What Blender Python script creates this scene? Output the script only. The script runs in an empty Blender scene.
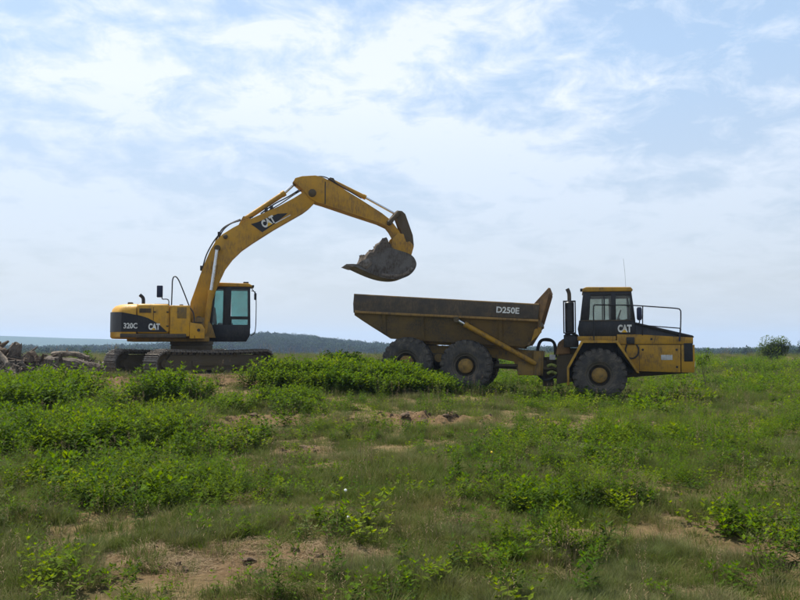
import bpy, bmesh, math, random
import numpy as np
from mathutils import Vector, Matrix, Euler

R = math.radians
rnd = random.Random(7)
scene = bpy.context.scene
COL = scene.collection

# ------------------------------------------------------------------ camera
EYE = 1.6
cam_data = bpy.data.cameras.new('camera')
cam_data.sensor_width = 36.0
cam_data.lens = 36.0 * 820.0 / 800.0
cam_data.clip_start = 0.1
cam_data.clip_end = 20000
cam = bpy.data.objects.new('camera', cam_data)
COL.objects.link(cam)
cam.location = (0, 0, EYE)
cam.rotation_euler = (R(90 + 3.35), 0, 0)
scene.camera = cam

# ------------------------------------------------------------------ world, sun, exposure
SUN_EL, SUN_AZ = 60.0, -42.0           # azimuth from +Y (view direction), negative = left
world = bpy.data.worlds.new('World')
scene.world = world
world.use_nodes = True
wn = world.node_tree
wn.nodes.clear()


def N(tree, kind, **kw):
    n = tree.nodes.new(kind)
    for k, v in kw.items():
        setattr(n, k, v)
    return n


def ramp(tree, stops, interp='LINEAR'):
    n = tree.nodes.new('ShaderNodeValToRGB')
    cr = n.color_ramp
    cr.interpolation = interp
    while len(cr.elements) < len(stops):
        cr.elements.new(0.5)
    for e, (p, c) in zip(cr.elements, stops):
        e.position = p
        e.color = c if len(c) == 4 else (*c, 1)
    return n


def g(v):
    return (v, v, v, 1)


def build_sky():
    t, L = wn, wn.links.new
    out = N(t, 'ShaderNodeOutputWorld')
    bg = N(t, 'ShaderNodeBackground')
    bg.inputs['Strength'].default_value = 0.094
    sky = N(t, 'ShaderNodeTexSky', sky_type='NISHITA', sun_disc=False)
    sky.sun_elevation = R(SUN_EL)
    sky.sun_rotation = R(SUN_AZ)
    sky.air_density = 1.0
    sky.dust_density = 1.2
    sky.ozone_density = 1.0
    # cloud sheet: the view direction projected on a flat layer overhead
    tc = N(t, 'ShaderNodeTexCoord')
    sep = N(t, 'ShaderNodeSeparateXYZ')
    L(tc.outputs['Generated'], sep.inputs[0])
    add = N(t, 'ShaderNodeMath', operation='MAXIMUM')
    L(sep.outputs['Z'], add.inputs[0])
    add.inputs[1].default_value = 0.0
    add2 = N(t, 'ShaderNodeMath', operation='ADD')
    L(add.outputs[0], add2.inputs[0])
    add2.inputs[1].default_value = 0.22
    dx = N(t, 'ShaderNodeMath', operation='DIVIDE')
    dy = N(t, 'ShaderNodeMath', operation='DIVIDE')
    L(sep.outputs['X'], dx.inputs[0]); L(add2.outputs[0], dx.inputs[1])
    L(sep.outputs['Y'], dy.inputs[0]); L(add2.outputs[0], dy.inputs[1])
    cmb = N(t, 'ShaderNodeCombineXYZ')
    L(dx.outputs[0], cmb.inputs[0]); L(dy.outputs[0], cmb.inputs[1])
    cmb.inputs[2].default_value = 3.7

    def noise(scale, detail, rough, dist, off):
        mp = N(t, 'ShaderNodeMapping')
        mp.inputs['Location'].default_value = off
        L(cmb.outputs[0], mp.inputs['Vector'])
        n = N(t, 'ShaderNodeTexNoise')
        n.inputs['Scale'].default_value = scale
        n.inputs['Detail'].default_value = detail
        n.inputs['Roughness'].default_value = rough
        n.inputs['Distortion'].default_value = dist
        L(mp.outputs[0], n.inputs['Vector'])
        return n.outputs['Fac']

    big = noise(1.15, 4.0, 0.55, 0.5, CLOUD_OFF)
    fine = noise(6.5, 12.0, 0.66, 0.35, (CLOUD_OFF[0] * 2, 1.3, 0))
    # density = big + detail, thresholded to ragged sheets
    sm_ = N(t, 'ShaderNodeMath', operation='MULTIPLY_ADD')
    L(fine, sm_.inputs[0]); sm_.inputs[1].default_value = 0.80; L(big, sm_.inputs[2])
    rb = ramp(t, [(0.80, g(0)), (0.915, g(0.55)), (1.0, g(0.95))], 'LINEAR')
    L(sm_.outputs[0], rb.inputs[0])
    # thin veil everywhere, thicker toward the horizon (longer way through the hazy layer)
    veil = ramp(t, [(0.0, g(0.86)), (0.10, g(0.78)), (0.22, g(0.66)), (0.40, g(0.55)), (0.6, g(0.25)), (1.0, g(0.08))])
    L(add.outputs[0], veil.inputs[0])
    vcol = ramp(t, [(0.0, VEIL_LOW), (0.08, VEIL_LOW), (0.34, VEIL_HIGH)])
    L(add.outputs[0], vcol.inputs[0])
    vsc = N(t, 'ShaderNodeVectorMath', operation='SCALE')
    vsc.inputs['Scale'].default_value = 10.0
    L(vcol.outputs[0], vsc.inputs[0])
    # cloud sheets dissolve into the haze low down
    lowf = ramp(t, [(0.04, g(0.10)), (0.16, g(0.45)), (0.30, g(1.0))])
    L(add.outputs[0], lowf.inputs[0])
    cl = N(t, 'ShaderNodeMath', operation='MULTIPLY')
    L(rb.outputs[0], cl.inputs[0]); L(lowf.outputs[0], cl.inputs[1])
    m3 = N(t, 'ShaderNodeMath', operation='MULTIPLY')
    L(cl.outputs[0], m3.inputs[0]); m3.inputs[1].default_value = 0.80
    sub = N(t, 'ShaderNodeMath', operation='MULTIPLY')   # 1-(1-veil)(1-cloud)
    i1 = N(t, 'ShaderNodeMath', operation='SUBTRACT'); i1.inputs[0].default_value = 1
    i2 = N(t, 'ShaderNodeMath', operation='SUBTRACT'); i2.inputs[0].default_value = 1
    L(veil.outputs[0], i1.inputs[1]); L(m3.outputs[0], i2.inputs[1])
    L(i1.outputs[0], sub.inputs[0]); L(i2.outputs[0], sub.inputs[1])
    i3 = N(t, 'ShaderNodeMath', operation='SUBTRACT'); i3.inputs[0].default_value = 1
    L(sub.outputs[0], i3.inputs[1])
    # the cloud white is brighter than the veil
    cc = N(t, 'ShaderNodeMix', data_type='RGBA')
    L(cl.outputs[0], cc.inputs[0])
    L(vsc.outputs[0], cc.inputs[6])
    cc.inputs[7].default_value = CLOUD_COL
    mix = N(t, 'ShaderNodeMix', data_type='RGBA')
    L(i3.outputs[0], mix.inputs[0])
    L(sky.outputs[0], mix.inputs[6])
    L(cc.outputs[2], mix.inputs[7])
    L(mix.outputs[2], bg.inputs['Color'])
    L(bg.outputs[0], out.inputs[0])


CLOUD_OFF = (9.1, 3.3, 0.0)
CLOUD_COL = (6.9, 7.3, 7.9, 1)
VEIL_LOW, VEIL_HIGH = (0.465, 0.495, 0.535), (0.42, 0.57, 0.755)   # tenths of the sky's radiance
build_sky()

sun_data = bpy.data.lights.new('sun', 'SUN')
sun_data.energy = 5.0
sun_data.angle = R(0.6)
sun_data.color = (1.0, 0.95, 0.87)
sun = bpy.data.objects.new('sun', sun_data)
COL.objects.link(sun)
_d = Vector((math.sin(R(SUN_AZ)) * math.cos(R(SUN_EL)), math.cos(R(SUN_AZ)) * math.cos(R(SUN_EL)), math.sin(R(SUN_EL))))
sun.rotation_euler = _d.to_track_quat('Z', 'Y').to_euler()
sun.location = (-20, 40, 60)

vs = scene.view_settings
vs.view_transform = 'Standard'
vs.look = 'None'
vs.exposure = 0.6
vs.gamma = 1.0
vs.use_curve_mapping = False
scene.cycles.max_bounces = 5
scene.cycles.transparent_max_bounces = 12
scene.cycles.volume_bounces = 1
scene.cycles.use_denoising = True


# ------------------------------------------------------------------ materials
def new_mat(name):
    m = bpy.data.materials.new(name)
    m.use_nodes = True
    m.node_tree.nodes.clear()
    return m, m.node_tree, m.node_tree.links.new


def paint(name, col, dirt=(0.16, 0.115, 0.07), amount=0.5, rough=0.5, metal=0.0, scale=3.0, bump=0.15, spec=0.3, fine=28.0):
    """A worn coat: base colour, blotches of dust and mud, streaks and scratches, fine relief."""
    m, t, L = new_mat(name)
    out = N(t, 'ShaderNodeOutputMaterial')
    p = N(t, 'ShaderNodeBsdfPrincipled')
    tc = N(t, 'ShaderNodeTexCoord')
    n1 = N(t, 'ShaderNodeTexNoise')
    n1.inputs['Scale'].default_value = scale
    n1.inputs['Detail'].default_value = 8
    n1.inputs['Roughness'].default_value = 0.65
    L(tc.outputs['Object'], n1.inputs['Vector'])
    n2 = N(t, 'ShaderNodeTexNoise')
    n2.inputs['Scale'].default_value = fine
    n2.inputs['Detail'].default_value = 6
    n2.inputs['Roughness'].default_value = 0.7
    mp = N(t, 'ShaderNodeMapping')
    mp.inputs['Scale'].default_value = (1, 1, 0.22)
    L(tc.outputs['Object'], mp.inputs[0])
    L(mp.outputs[0], n2.inputs['Vector'])
    r1 = ramp(t, [(0.40, g(0)), (0.62, g(1))])
    L(n1.outputs['Fac'], r1.inputs[0])
    r2 = ramp(t, [(0.40, g(0.2)), (0.62, g(1))])
    L(n2.outputs['Fac'], r2.inputs[0])
    mul = N(t, 'ShaderNodeMath', operation='MULTIPLY')
    L(r1.outputs[0], mul.inputs[0]); L(r2.outputs[0], mul.inputs[1])
    mul2 = N(t, 'ShaderNodeMath', operation='MULTIPLY')
    mul2.use_clamp = True
    L(mul.outputs[0], mul2.inputs[0]); mul2.inputs[1].default_value = amount * 1.6
    mix = N(t, 'ShaderNodeMix', data_type='RGBA')
    L(mul2.outputs[0], mix.inputs[0])
    mix.inputs[6].default_value = (*col, 1)
    mix.inputs[7].default_value = (*dirt, 1)
    n3 = N(t, 'ShaderNodeTexNoise')
    n3.inputs['Scale'].default_value = 17.0
    n3.inputs['Detail'].default_value = 10
    n3.inputs['Roughness'].default_value = 0.8
    L(tc.outputs['Object'], n3.inputs['Vector'])
    r3 = ramp(t, [(0.60, g(0)), (0.66, g(0.75))])
    L(n3.outputs['Fac'], r3.inputs[0])
    chip = N(t, 'ShaderNodeMix', data_type='RGBA')
    L(r3.outputs[0], chip.inputs[0])
    L(mix.outputs[2], chip.inputs[6])
    chip.inputs[7].default_value = (col[0] * 0.2 + 0.02, col[1] * 0.2 + 0.014, col[2] * 0.2 + 0.01, 1)
    L(chip.outputs[2], p.inputs['Base Color'])
    rr = N(t, 'ShaderNodeMath', operation='MULTIPLY_ADD')
    rr.use_clamp = True
    L(mul2.outputs[0], rr.inputs[0]); rr.inputs[1].default_value = 0.35; rr.inputs[2].default_value = rough
    L(rr.outputs[0], p.inputs['Roughness'])
    p.inputs['Metallic'].default_value = metal
    p.inputs['Specular IOR Level'].default_value = spec
    b = N(t, 'ShaderNodeBump')
    b.inputs['Strength'].default_value = bump
    b.inputs['Distance'].default_value = 0.02
    L(n2.outputs['Fac'], b.inputs['Height'])
    b2 = N(t, 'ShaderNodeBump')
    b2.inputs['Strength'].default_value = min(1.0, bump * 1.2)
    b2.inputs['Distance'].default_value = 0.06
    L(n1.outputs['Fac'], b2.inputs['Height'])
    L(b2.outputs[0], b.inputs['Normal'])
    L(b.outputs[0], p.inputs['Normal'])
    L(p.outputs[0], out.inputs[0])
    return m


M = {}
MUD = (0.17, 0.125, 0.085)
M['yellow'] = paint('worn yellow paint', (0.56, 0.29, 0.016), (0.24, 0.145, 0.05), 0.5, 0.45)
M['yellow_boom'] = paint('boom yellow paint', (0.47, 0.245, 0.016), (0.19, 0.115, 0.045), 0.6, 0.5, scale=1.6)
M['yellow_dump'] = paint('dump truck yellow paint', (0.42, 0.225, 0.014), (0.15, 0.095, 0.04), 0.7, 0.5, scale=2.2)
M['bed'] = paint('muddy dump bed steel', (0.165, 0.105, 0.038), (0.085, 0.068, 0.05), 0.8, 0.7, scale=1.7, bump=0.35)
M['bed_dark'] = paint('dark dusty band', (0.050, 0.040, 0.030), (0.125, 0.090, 0.055), 0.75, 0.65, scale=2.4)
M['bed_edge'] = paint('worn bed edge', (0.30, 0.175, 0.05), (0.15, 0.10, 0.055), 0.8, 0.7, scale=2.0, bump=0.3)
M['bed_rust'] = paint('rust brown steel', (0.25, 0.14, 0.055), (0.12, 0.078, 0.05), 0.7, 0.75, scale=2.4)
M['black'] = paint('black enamel', (0.012, 0.012, 0.015), (0.06, 0.05, 0.042), 0.35, 0.38)
M['decal'] = paint('black decal film', (0.010, 0.010, 0.014), (0.05, 0.042, 0.035), 0.3, 0.4)
M['frame'] = paint('muddy frame steel', (0.085, 0.062, 0.032), (0.10, 0.08, 0.058), 0.8, 0.75, scale=4, bump=0.4)
M['frame_y'] = paint('frame under dirt', (0.26, 0.155, 0.035), (0.13, 0.098, 0.062), 0.75, 0.7, scale=3, bump=0.3)
M['track'] = paint('track steel with mud', (0.17, 0.15, 0.13), (0.085, 0.066, 0.048), 0.8, 0.42, metal=0.55, scale=7, bump=0.5, spec=0.5)
M['bucket'] = paint('scoured bucket steel', (0.115, 0.108, 0.10), (0.06, 0.047, 0.036), 0.8, 0.55, metal=0.2, scale=2.6, bump=0.4)
M['rubber'] = paint('dusty tyre rubber', (0.045, 0.041, 0.038), (0.125, 0.105, 0.082), 0.75, 0.85, scale=3, bump=0.5)
M['rim'] = paint('dusty yellow hub', (0.27, 0.155, 0.03), (0.10, 0.075, 0.045), 0.75, 0.65, scale=6)
M['rim_grey'] = paint('dust caked rim', (0.085, 0.070, 0.052), (0.13, 0.105, 0.075), 0.7, 0.8, scale=6)
M['rim_dark'] = paint('dark rim recess', (0.03, 0.028, 0.026), (0.08, 0.068, 0.055), 0.5, 0.8)
M['chrome'] = paint('chromed rod', (0.62, 0.63, 0.65), (0.35, 0.32, 0.28), 0.25, 0.22, metal=0.9)
M['hose'] = paint('black rubber hose', (0.018, 0.018, 0.02), (0.07, 0.06, 0.05), 0.4, 0.6)
M['white'] = paint('white lettering', (0.72, 0.72, 0.70), (0.35, 0.31, 0.26), 0.4, 0.55)
M['letter_yellow'] = paint('yellow lettering', (0.72, 0.42, 0.02), (0.36, 0.24, 0.1), 0.3, 0.5)
M['grey_plate'] = paint('grey plate', (0.50, 0.50, 0.50), (0.2, 0.18, 0.15), 0.5, 0.5)
M['blue_black'] = paint('blue black plastic', (0.012, 0.016, 0.045), (0.05, 0.05, 0.06), 0.3, 0.35)
M['seat'] = paint('dark seat vinyl', (0.03, 0.03, 0.032), (0.09, 0.08, 0.07), 0.4, 0.7)
M['lamp_glass'] = paint('lamp lens', (0.75, 0.76, 0.74), (0.4, 0.36, 0.3), 0.3, 0.15)
M['orange_lens'] = paint('amber lens', (0.7, 0.22, 0.02), (0.3, 0.16, 0.06), 0.2, 0.25)
M['green_yellow'] = paint('yellow green gap tone', (0.30, 0.34, 0.06), (0.09, 0.085, 0.05), 0.75, 0.6, scale=8)  # tone of the background grass showing between the hitch hoses


def glass_mat(name, tint, refl=1.0):
    m, t, L = new_mat(name)
    out = N(t, 'ShaderNodeOutputMaterial')
    tr = N(t, 'ShaderNodeBsdfTransparent'); tr.inputs[0].default_value = (*tint, 1)
    gl = N(t, 'ShaderNodeBsdfGlossy'); gl.inputs['Roughness'].default_value = 0.04
    df = N(t, 'ShaderNodeBsdfDiffuse'); df.inputs[0].default_value = (0.42, 0.38, 0.31, 1)
    fr = N(t, 'ShaderNodeFresnel'); fr.inputs[0].default_value = 1.5
    mx = N(t, 'ShaderNodeMixShader'); L(fr.outputs[0], mx.inputs[0]); L(tr.outputs[0], mx.inputs[1]); L(gl.outputs[0], mx.inputs[2])
    tc = N(t, 'ShaderNodeTexCoord')
    nz = N(t, 'ShaderNodeTexNoise'); nz.inputs['Scale'].default_value = 4; nz.inputs['Detail'].default_value = 6
    L(tc.outputs['Object'], nz.inputs[0])
    rp = ramp(t, [(0.4, g(0.03)), (0.8, g(0.22))]); L(nz.outputs[0], rp.inputs[0])
    m2 = N(t, 'ShaderNodeMixShader'); L(rp.outputs[0], m2.inputs[0]); L(mx.outputs[0], m2.inputs[1]); L(df.outputs[0], m2.inputs[2])
    L(m2.outputs[0], out.inputs[0])
    return m


M['glass'] = glass_mat('dusty window glass', (0.74, 0.77, 0.73))
M['glass_green'] = glass_mat('green tinted glass', (0.62, 0.78, 0.76))


def leaf_mat(name, cols, trans=0.45, rough=0.5):
    """Leaf colours chosen per plant, a little lighter or darker over the plant."""
    m, t, L = new_mat(name)
    out = N(t, 'ShaderNodeOutputMaterial')
    oi = N(t, 'ShaderNodeObjectInfo')
    rp = ramp(t, [(i / max(1, len(cols) - 1), c) for i, c in enumerate(cols)])
    L(oi.outputs['Random'], rp.inputs[0])
    geo = N(t, 'ShaderNodeNewGeometry')
    nz = N(t, 'ShaderNodeTexNoise'); nz.inputs['Scale'].default_value = 9; nz.inputs['Detail'].default_value = 3
    L(geo.outputs['Position'], nz.inputs['Vector'])
    hs = N(t, 'ShaderNodeHueSaturation')
    mr = N(t, 'ShaderNodeMapRange')
    mr.inputs['From Min'].default_value = 0.3; mr.inputs['From Max'].default_value = 0.7
    mr.inputs['To Min'].default_value = 0.45; mr.inputs['To Max'].default_value = 1.30
    L(nz.outputs['Fac'], mr.inputs[0])
    L(mr.outputs[0], hs.inputs['Value'])
    L(rp.outputs[0], hs.inputs['Color'])
    p = N(t, 'ShaderNodeBsdfPrincipled')
    L(hs.outputs[0], p.inputs['Base Color'])
    p.inputs['Roughness'].default_value = 0.65
    p.inputs['Specular IOR Level'].default_value = 0.06
    tl = N(t, 'ShaderNodeBsdfTranslucent')
    h2 = N(t, 'ShaderNodeHueSaturation')
    h2.inputs['Hue'].default_value = 0.487
    h2.inputs['Saturation'].default_value = 1.15
    h2.inputs['Value'].default_value = 1.55
    L(hs.outputs[0], h2.inputs['Color'])
    L(h2.outputs[0], tl.inputs[0])
    mx = N(t, 'ShaderNodeMixShader'); mx.inputs[0].default_value = trans
    L(p.outputs[0], mx.inputs[1]); L(tl.outputs[0], mx.inputs[2])
    L(mx.outputs[0], out.inputs[0])
    return m


M['leaf'] = leaf_mat('bright weed leaves', [(0.055, 0.112, 0.003), (0.088, 0.150, 0.004), (0.042, 0.096, 0.004), (0.118, 0.168, 0.004)])
M['leaf_yellow'] = leaf_mat('yellow green leaves', [(0.105, 0.165, 0.006), (0.135, 0.185, 0.008), (0.085, 0.145, 0.006)])
M['leaf_dark'] = leaf_mat('dull green leaves', [(0.038, 0.075, 0.008), (0.052, 0.090, 0.014), (0.075, 0.11, 0.014)])
M['leaf_grey'] = leaf_mat('grey green leaves', [(0.10, 0.13, 0.045), (0.14, 0.165, 0.06)], 0.3)
M['tree_leaf'] = leaf_mat('tree leaves', [(0.022, 0.046, 0.010), (0.034, 0.062, 0.014), (0.030, 0.058, 0.018)], 0.25)
M['far_leaf'] = paint('far woods foliage', (0.026, 0.050, 0.014), (0.036, 0.060, 0.018), 0.5, 1.0, scale=0.3, bump=0.0, spec=0.05)
M['stem'] = paint('weed stems', (0.10, 0.13, 0.03), (0.16, 0.10, 0.05), 0.5, 0.7)
M['bark'] = paint('shrub bark', (0.09, 0.07, 0.05), (0.15, 0.13, 0.1), 0.5, 0.9)
M['dead_wood'] = paint('weathered dead wood', (0.155, 0.130, 0.105), (0.06, 0.048, 0.036), 0.85, 0.9, scale=2.5, bump=0.9, fine=18)
M['dead_wood_pale'] = paint('pale split wood', (0.235, 0.195, 0.15), (0.09, 0.07, 0.052), 0.85, 0.9, scale=3.5, bump=0.9, fine=18)
M['dead_wood_brown'] = paint('brown root wood', (0.125, 0.09, 0.06), (0.045, 0.034, 0.026), 0.8, 0.9, scale=2.5, bump=0.9, fine=18)
M['soil'] = paint('turned soil', (0.125, 0.082, 0.046), (0.055, 0.038, 0.024), 0.8, 0.95, scale=5, bump=1.0)
M['soil_grey'] = paint('grey brown soil', (0.115, 0.09, 0.066), (0.055, 0.043, 0.033), 0.8, 0.95, scale=5, bump=1.0)
M['straw'] = paint('dead straw', (0.215, 0.155, 0.08), (0.11, 0.078, 0.045), 0.8, 0.9, scale=9)
M['petal_white'] = paint('white seed head', (0.78, 0.78, 0.76), (0.6, 0.6, 0.55), 0.2, 0.9)
M['petal_yellow'] = paint('yellow petals', (0.75, 0.55, 0.04), (0.6, 0.4, 0.04), 0.2, 0.8)


def grass_mat():
    m, t, L = new_mat('grass blades')
    out = N(t, 'ShaderNodeOutputMaterial')
    oi = N(t, 'ShaderNodeObjectInfo')
    n1 = N(t, 'ShaderNodeTexNoise'); n1.inputs['Scale'].default_value = 0.95; n1.inputs['Detail'].default_value = 4
    n1.inputs['Roughness'].default_value = 0.6
    L(oi.outputs['Location'], n1.inputs['Vector'])
    r1 = ramp(t, [(0.30, (0.042, 0.092, 0.004)), (0.41, (0.068, 0.100, 0.010)), (0.49, (0.130, 0.138, 0.042)), (0.55, (0.052, 0.088, 0.007)), (0.61, (0.105, 0.112, 0.030)), (0.69, (0.21, 0.155, 0.065))])
    L(n1.outputs['Fac'], r1.inputs[0])
    # each tuft leans to fresh or straw
    r2 = ramp(t, [(0.0, (0.042, 0.095, 0.004)), (0.45, (0.078, 0.108, 0.012)), (0.75, (0.115, 0.122, 0.030)), (0.93, (0.20, 0.155, 0.065)), (1.0, (0.27, 0.205, 0.10))])
    L(oi.outputs['Random'], r2.inputs[0])
    mix = N(t, 'ShaderNodeMix', data_type='RGBA'); mix.inputs[0].default_value = 0.42
    L(r1.outputs[0], mix.inputs[6]); L(r2.outputs[0], mix.inputs[7])
    p = N(t, 'ShaderNodeBsdfPrincipled'); p.inputs['Roughness'].default_value = 0.7
    p.inputs['Specular IOR Level'].default_value = 0.08
    L(mix.outputs[2], p.inputs['Base Color'])
    tl = N(t, 'ShaderNodeBsdfTranslucent'); L(mix.outputs[2], tl.inputs[0])
    mx = N(t, 'ShaderNodeMixShader'); mx.inputs[0].default_value = 0.35
    L(p.outputs[0], mx.inputs[1]); L(tl.outputs[0], mx.inputs[2])
    L(mx.outputs[0], out.inputs[0])
    return m


M['grass'] = grass_mat()
M['grass_pale'] = leaf_mat('pale fine grass', [(0.12, 0.135, 0.05), (0.075, 0.105, 0.028), (0.16, 0.15, 0.07), (0.055, 0.095, 0.012)], 0.3)


def ground_mat():
    m, t, L = new_mat('field soil and turf')
    out = N(t, 'ShaderNodeOutputMaterial')
    p = N(t, 'ShaderNodeBsdfPrincipled'); p.inputs['Roughness'].default_value = 0.95
    p.inputs['Specular IOR Level'].default_value = 0.05
    geo = N(t, 'ShaderNodeNewGeometry')
    at = N(t, 'ShaderNodeAttribute', attribute_name='soil')

    def nz(scale, detail=6, rough=0.6):
        n = N(t, 'ShaderNodeTexNoise')
        n.inputs['Scale'].default_value = scale; n.inputs['Detail'].default_value = detail
        n.inputs['Roughness'].default_value = rough
        L(geo.outputs['Position'], n.inputs['Vector'])
        return n.outputs['Fac']
    soil = ramp(t, [(0.3, (0.048, 0.032, 0.017)), (0.48, (0.130, 0.084, 0.043)), (0.7, (0.215, 0.145, 0.078))])
    L(nz(9, 10, 0.75), soil.inputs[0])
    thatch = ramp(t, [(0.3, (0.045, 0.045, 0.012)), (0.43, (0.10, 0.078, 0.034)), (0.56, (0.20, 0.142, 0.070)), (0.72, (0.075, 0.078, 0.022))])
    L(nz(1.7, 10, 0.72), thatch.inputs[0])
    mx = N(t, 'ShaderNodeMix', data_type='RGBA')
    L(at.outputs['Fac'], mx.inputs[0]); L(thatch.outputs[0], mx.inputs[6]); L(soil.outputs[0], mx.inputs[7])
    # woods and meadow far out
    far = N(t, 'ShaderNodeAttribute', attribute_name='far')
    wood = ramp(t, [(0.35, (0.020, 0.040, 0.010)), (0.65, (0.040, 0.065, 0.018))])
    L(nz(0.05), wood.inputs[0])
    mx2 = N(t, 'ShaderNodeMix', data_type='RGBA')
    L(far.outputs['Fac'], mx2.inputs[0]); L(mx.outputs[2], mx2.inputs[6]); L(wood.outputs[0], mx2.inputs[7])
    L(mx2.outputs[2], p.inputs['Base Color'])
    b = N(t, 'ShaderNodeBump'); b.inputs['Strength'].default_value = 0.9; b.inputs['Distance'].default_value = 0.04
    L(nz(22, 8, 0.7), b.inputs['Height'])
    L(b.outputs[0], p.inputs['Normal'])
    L(p.outputs[0], out.inputs[0])
    return m


M['ground'] = ground_mat()


# ------------------------------------------------------------------ tagging helpers
def tag(o, label=None, cat=None, group=None, kind=None):
    if label: o['label'] = label
    if cat: o['category'] = cat
    if group: o['group'] = group
    if kind: o['kind'] = kind
    return o


def empty(name, loc=(0, 0, 0), rz=0.0):
    o = bpy.data.objects.new(name, None)
    o.empty_display_size = 0.3
    COL.objects.link(o)
    o.location = loc
    o.rotation_euler = (0, 0, rz)
    return o


class MB:
    """Collects shapes, then links them as one mesh object."""
    def __init__(self):
        self.bm = bmesh.new()

    def _bevel(self, geom_v, off, seg):
        if off <= 0:
            return
        vs_ = set(geom_v)
        es = [e for e in self.bm.edges if e.verts[0] in vs_ and e.verts[1] in vs_]
        bmesh.ops.bevel(self.bm, geom=es, offset=off, segments=seg, affect='EDGES', profile=0.5, clamp_overlap=True)

    def box(self, a, b, bevel=0.0, seg=2):
        (x0, y0, z0), (x1, y1, z1) = a, b
        c = [(x, y, z) for x in (x0, x1) for y in (y0, y1) for z in (z0, z1)]
        v = [self.bm.verts.new(q) for q in c]
        for f in ((0, 1, 3, 2), (4, 6, 7, 5), (0, 4, 5, 1), (2, 3, 7, 6), (0, 2, 6, 4), (1, 5, 7, 3)):
            self.bm.faces.new([v[i] for i in f])
        self._bevel(v, bevel, seg)
        return self

    def prism(self, poly, v0, v1, bevel=0.0, seg=2):
        """A side profile of (u, w) points pushed out from v0 to v1."""
        n = len(poly)
        a = [self.bm.verts.new((u, v0, w)) for u, w in poly]
        b = [self.bm.verts.new((u, v1, w)) for u, w in poly]
        self.bm.faces.new(a)
        self.bm.faces.new(b[::-1])
        for i in range(n):
            j = (i + 1) % n
            self.bm.faces.new((a[j], a[i], b[i], b[j]))
        self._bevel(a + b, bevel, seg)
        return self

    def loft(self, rings, cap=True, closed=True):
        rs = [[self.bm.verts.new(p) for p in r] for r in rings]
        for r0, r1 in zip(rs[:-1], rs[1:]):
            n = len(r0)
            for i in range(n if closed else n - 1):
                j = (i + 1) % n
                self.bm.faces.new((r0[i], r0[j], r1[j], r1[i]))
        if cap:
            self.bm.faces.new(rs[0][::-1])
            self.bm.faces.new(rs[-1])
        return self

    def tube(self, pts, rad, n=8, cap=True):
        pts = [Vector(p) for p in pts]
        rads = rad if isinstance(rad, (list, tuple)) else [rad] * len(pts)
        rings, ref = [], None
        for i, p in enumerate(pts):
            d = (pts[min(i + 1, len(pts) - 1)] - pts[max(i - 1, 0)])
            d = d.normalized() if d.length > 1e-9 else Vector((0, 0, 1))
            if ref is None:
                ref = d.orthogonal().normalized()
            ref = (ref - d * ref.dot(d))
            ref = ref.normalized() if ref.length > 1e-6 else d.orthogonal().normalized()
            bi = d.cross(ref)
            rings.append([p + (ref * math.cos(2 * math.pi * k / n) + bi * math.sin(2 * math.pi * k / n)) * rads[i] for k in range(n)])
        return self.loft(rings, cap)

    def lathe(self, prof, center, n=40, axis='y', cap=True):
        """prof: (along axis, radius); closed at both ends when the radius is 0."""
        cx, cy, cz = center
        rings = []
        for a, r in prof:
            rings.append([(cx + r * math.cos(2 * math.pi * k / n), cy + a, cz + r * math.sin(2 * math.pi * k / n)) if axis == 'y' else
                          (cx + r * math.cos(2 * math.pi * k / n), cy + r * math.sin(2 * math.pi * k / n), cz + a) for k in range(n)])
        return self.loft(rings, cap=cap)

    def sheet(self, quads):
        for q in quads:
            self.bm.faces.new([self.bm.verts.new(p) for p in q])
        return self

    def build(self, name, mat, parent=None, smooth=40, matrix=None):
        bmesh.ops.recalc_face_normals(self.bm, faces=self.bm.faces[:])
        me = bpy.data.meshes.new(name)
        self.bm.to_mesh(me)
        self.bm.free()
        me.materials.append(M[mat] if isinstance(mat, str) else mat)
        if smooth:
            me.polygons.foreach_set('use_smooth', [True] * len(me.polygons))
            me.set_sharp_from_angle(angle=R(smooth))
        o = bpy.data.objects.new(name, me)
        COL.objects.link(o)
        if parent is not None:
            o.parent = parent
        if matrix is not None:
            o.matrix_local = matrix
        return o


def share(o, parent, matrix=None, name=None):
    c = o.copy()
    COL.objects.link(c)
    c.parent = parent
    if matrix is not None:
        c.matrix_local = matrix
    return c


def arc(pts, steps=6):
    """Smooth a polyline by Catmull-Rom."""
    P = [Vector(p) for p in pts]
    P = [P[0] * 2 - P[1]] + P + [P[-1] * 2 - P[-2]]
    out = []
    for i in range(1, len(P) - 2):
        for s in range(steps):
            t_ = s / steps
            a, b, c, d = P[i - 1], P[i], P[i + 1], P[i + 2]
            out.append(0.5 * ((2 * b) + (c - a) * t_ + (2 * a - 5 * b + 4 * c - d) * t_ ** 2 + (3 * b - a - 3 * c + d) * t_ ** 3))
    out.append(P[-2])
    return out


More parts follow.
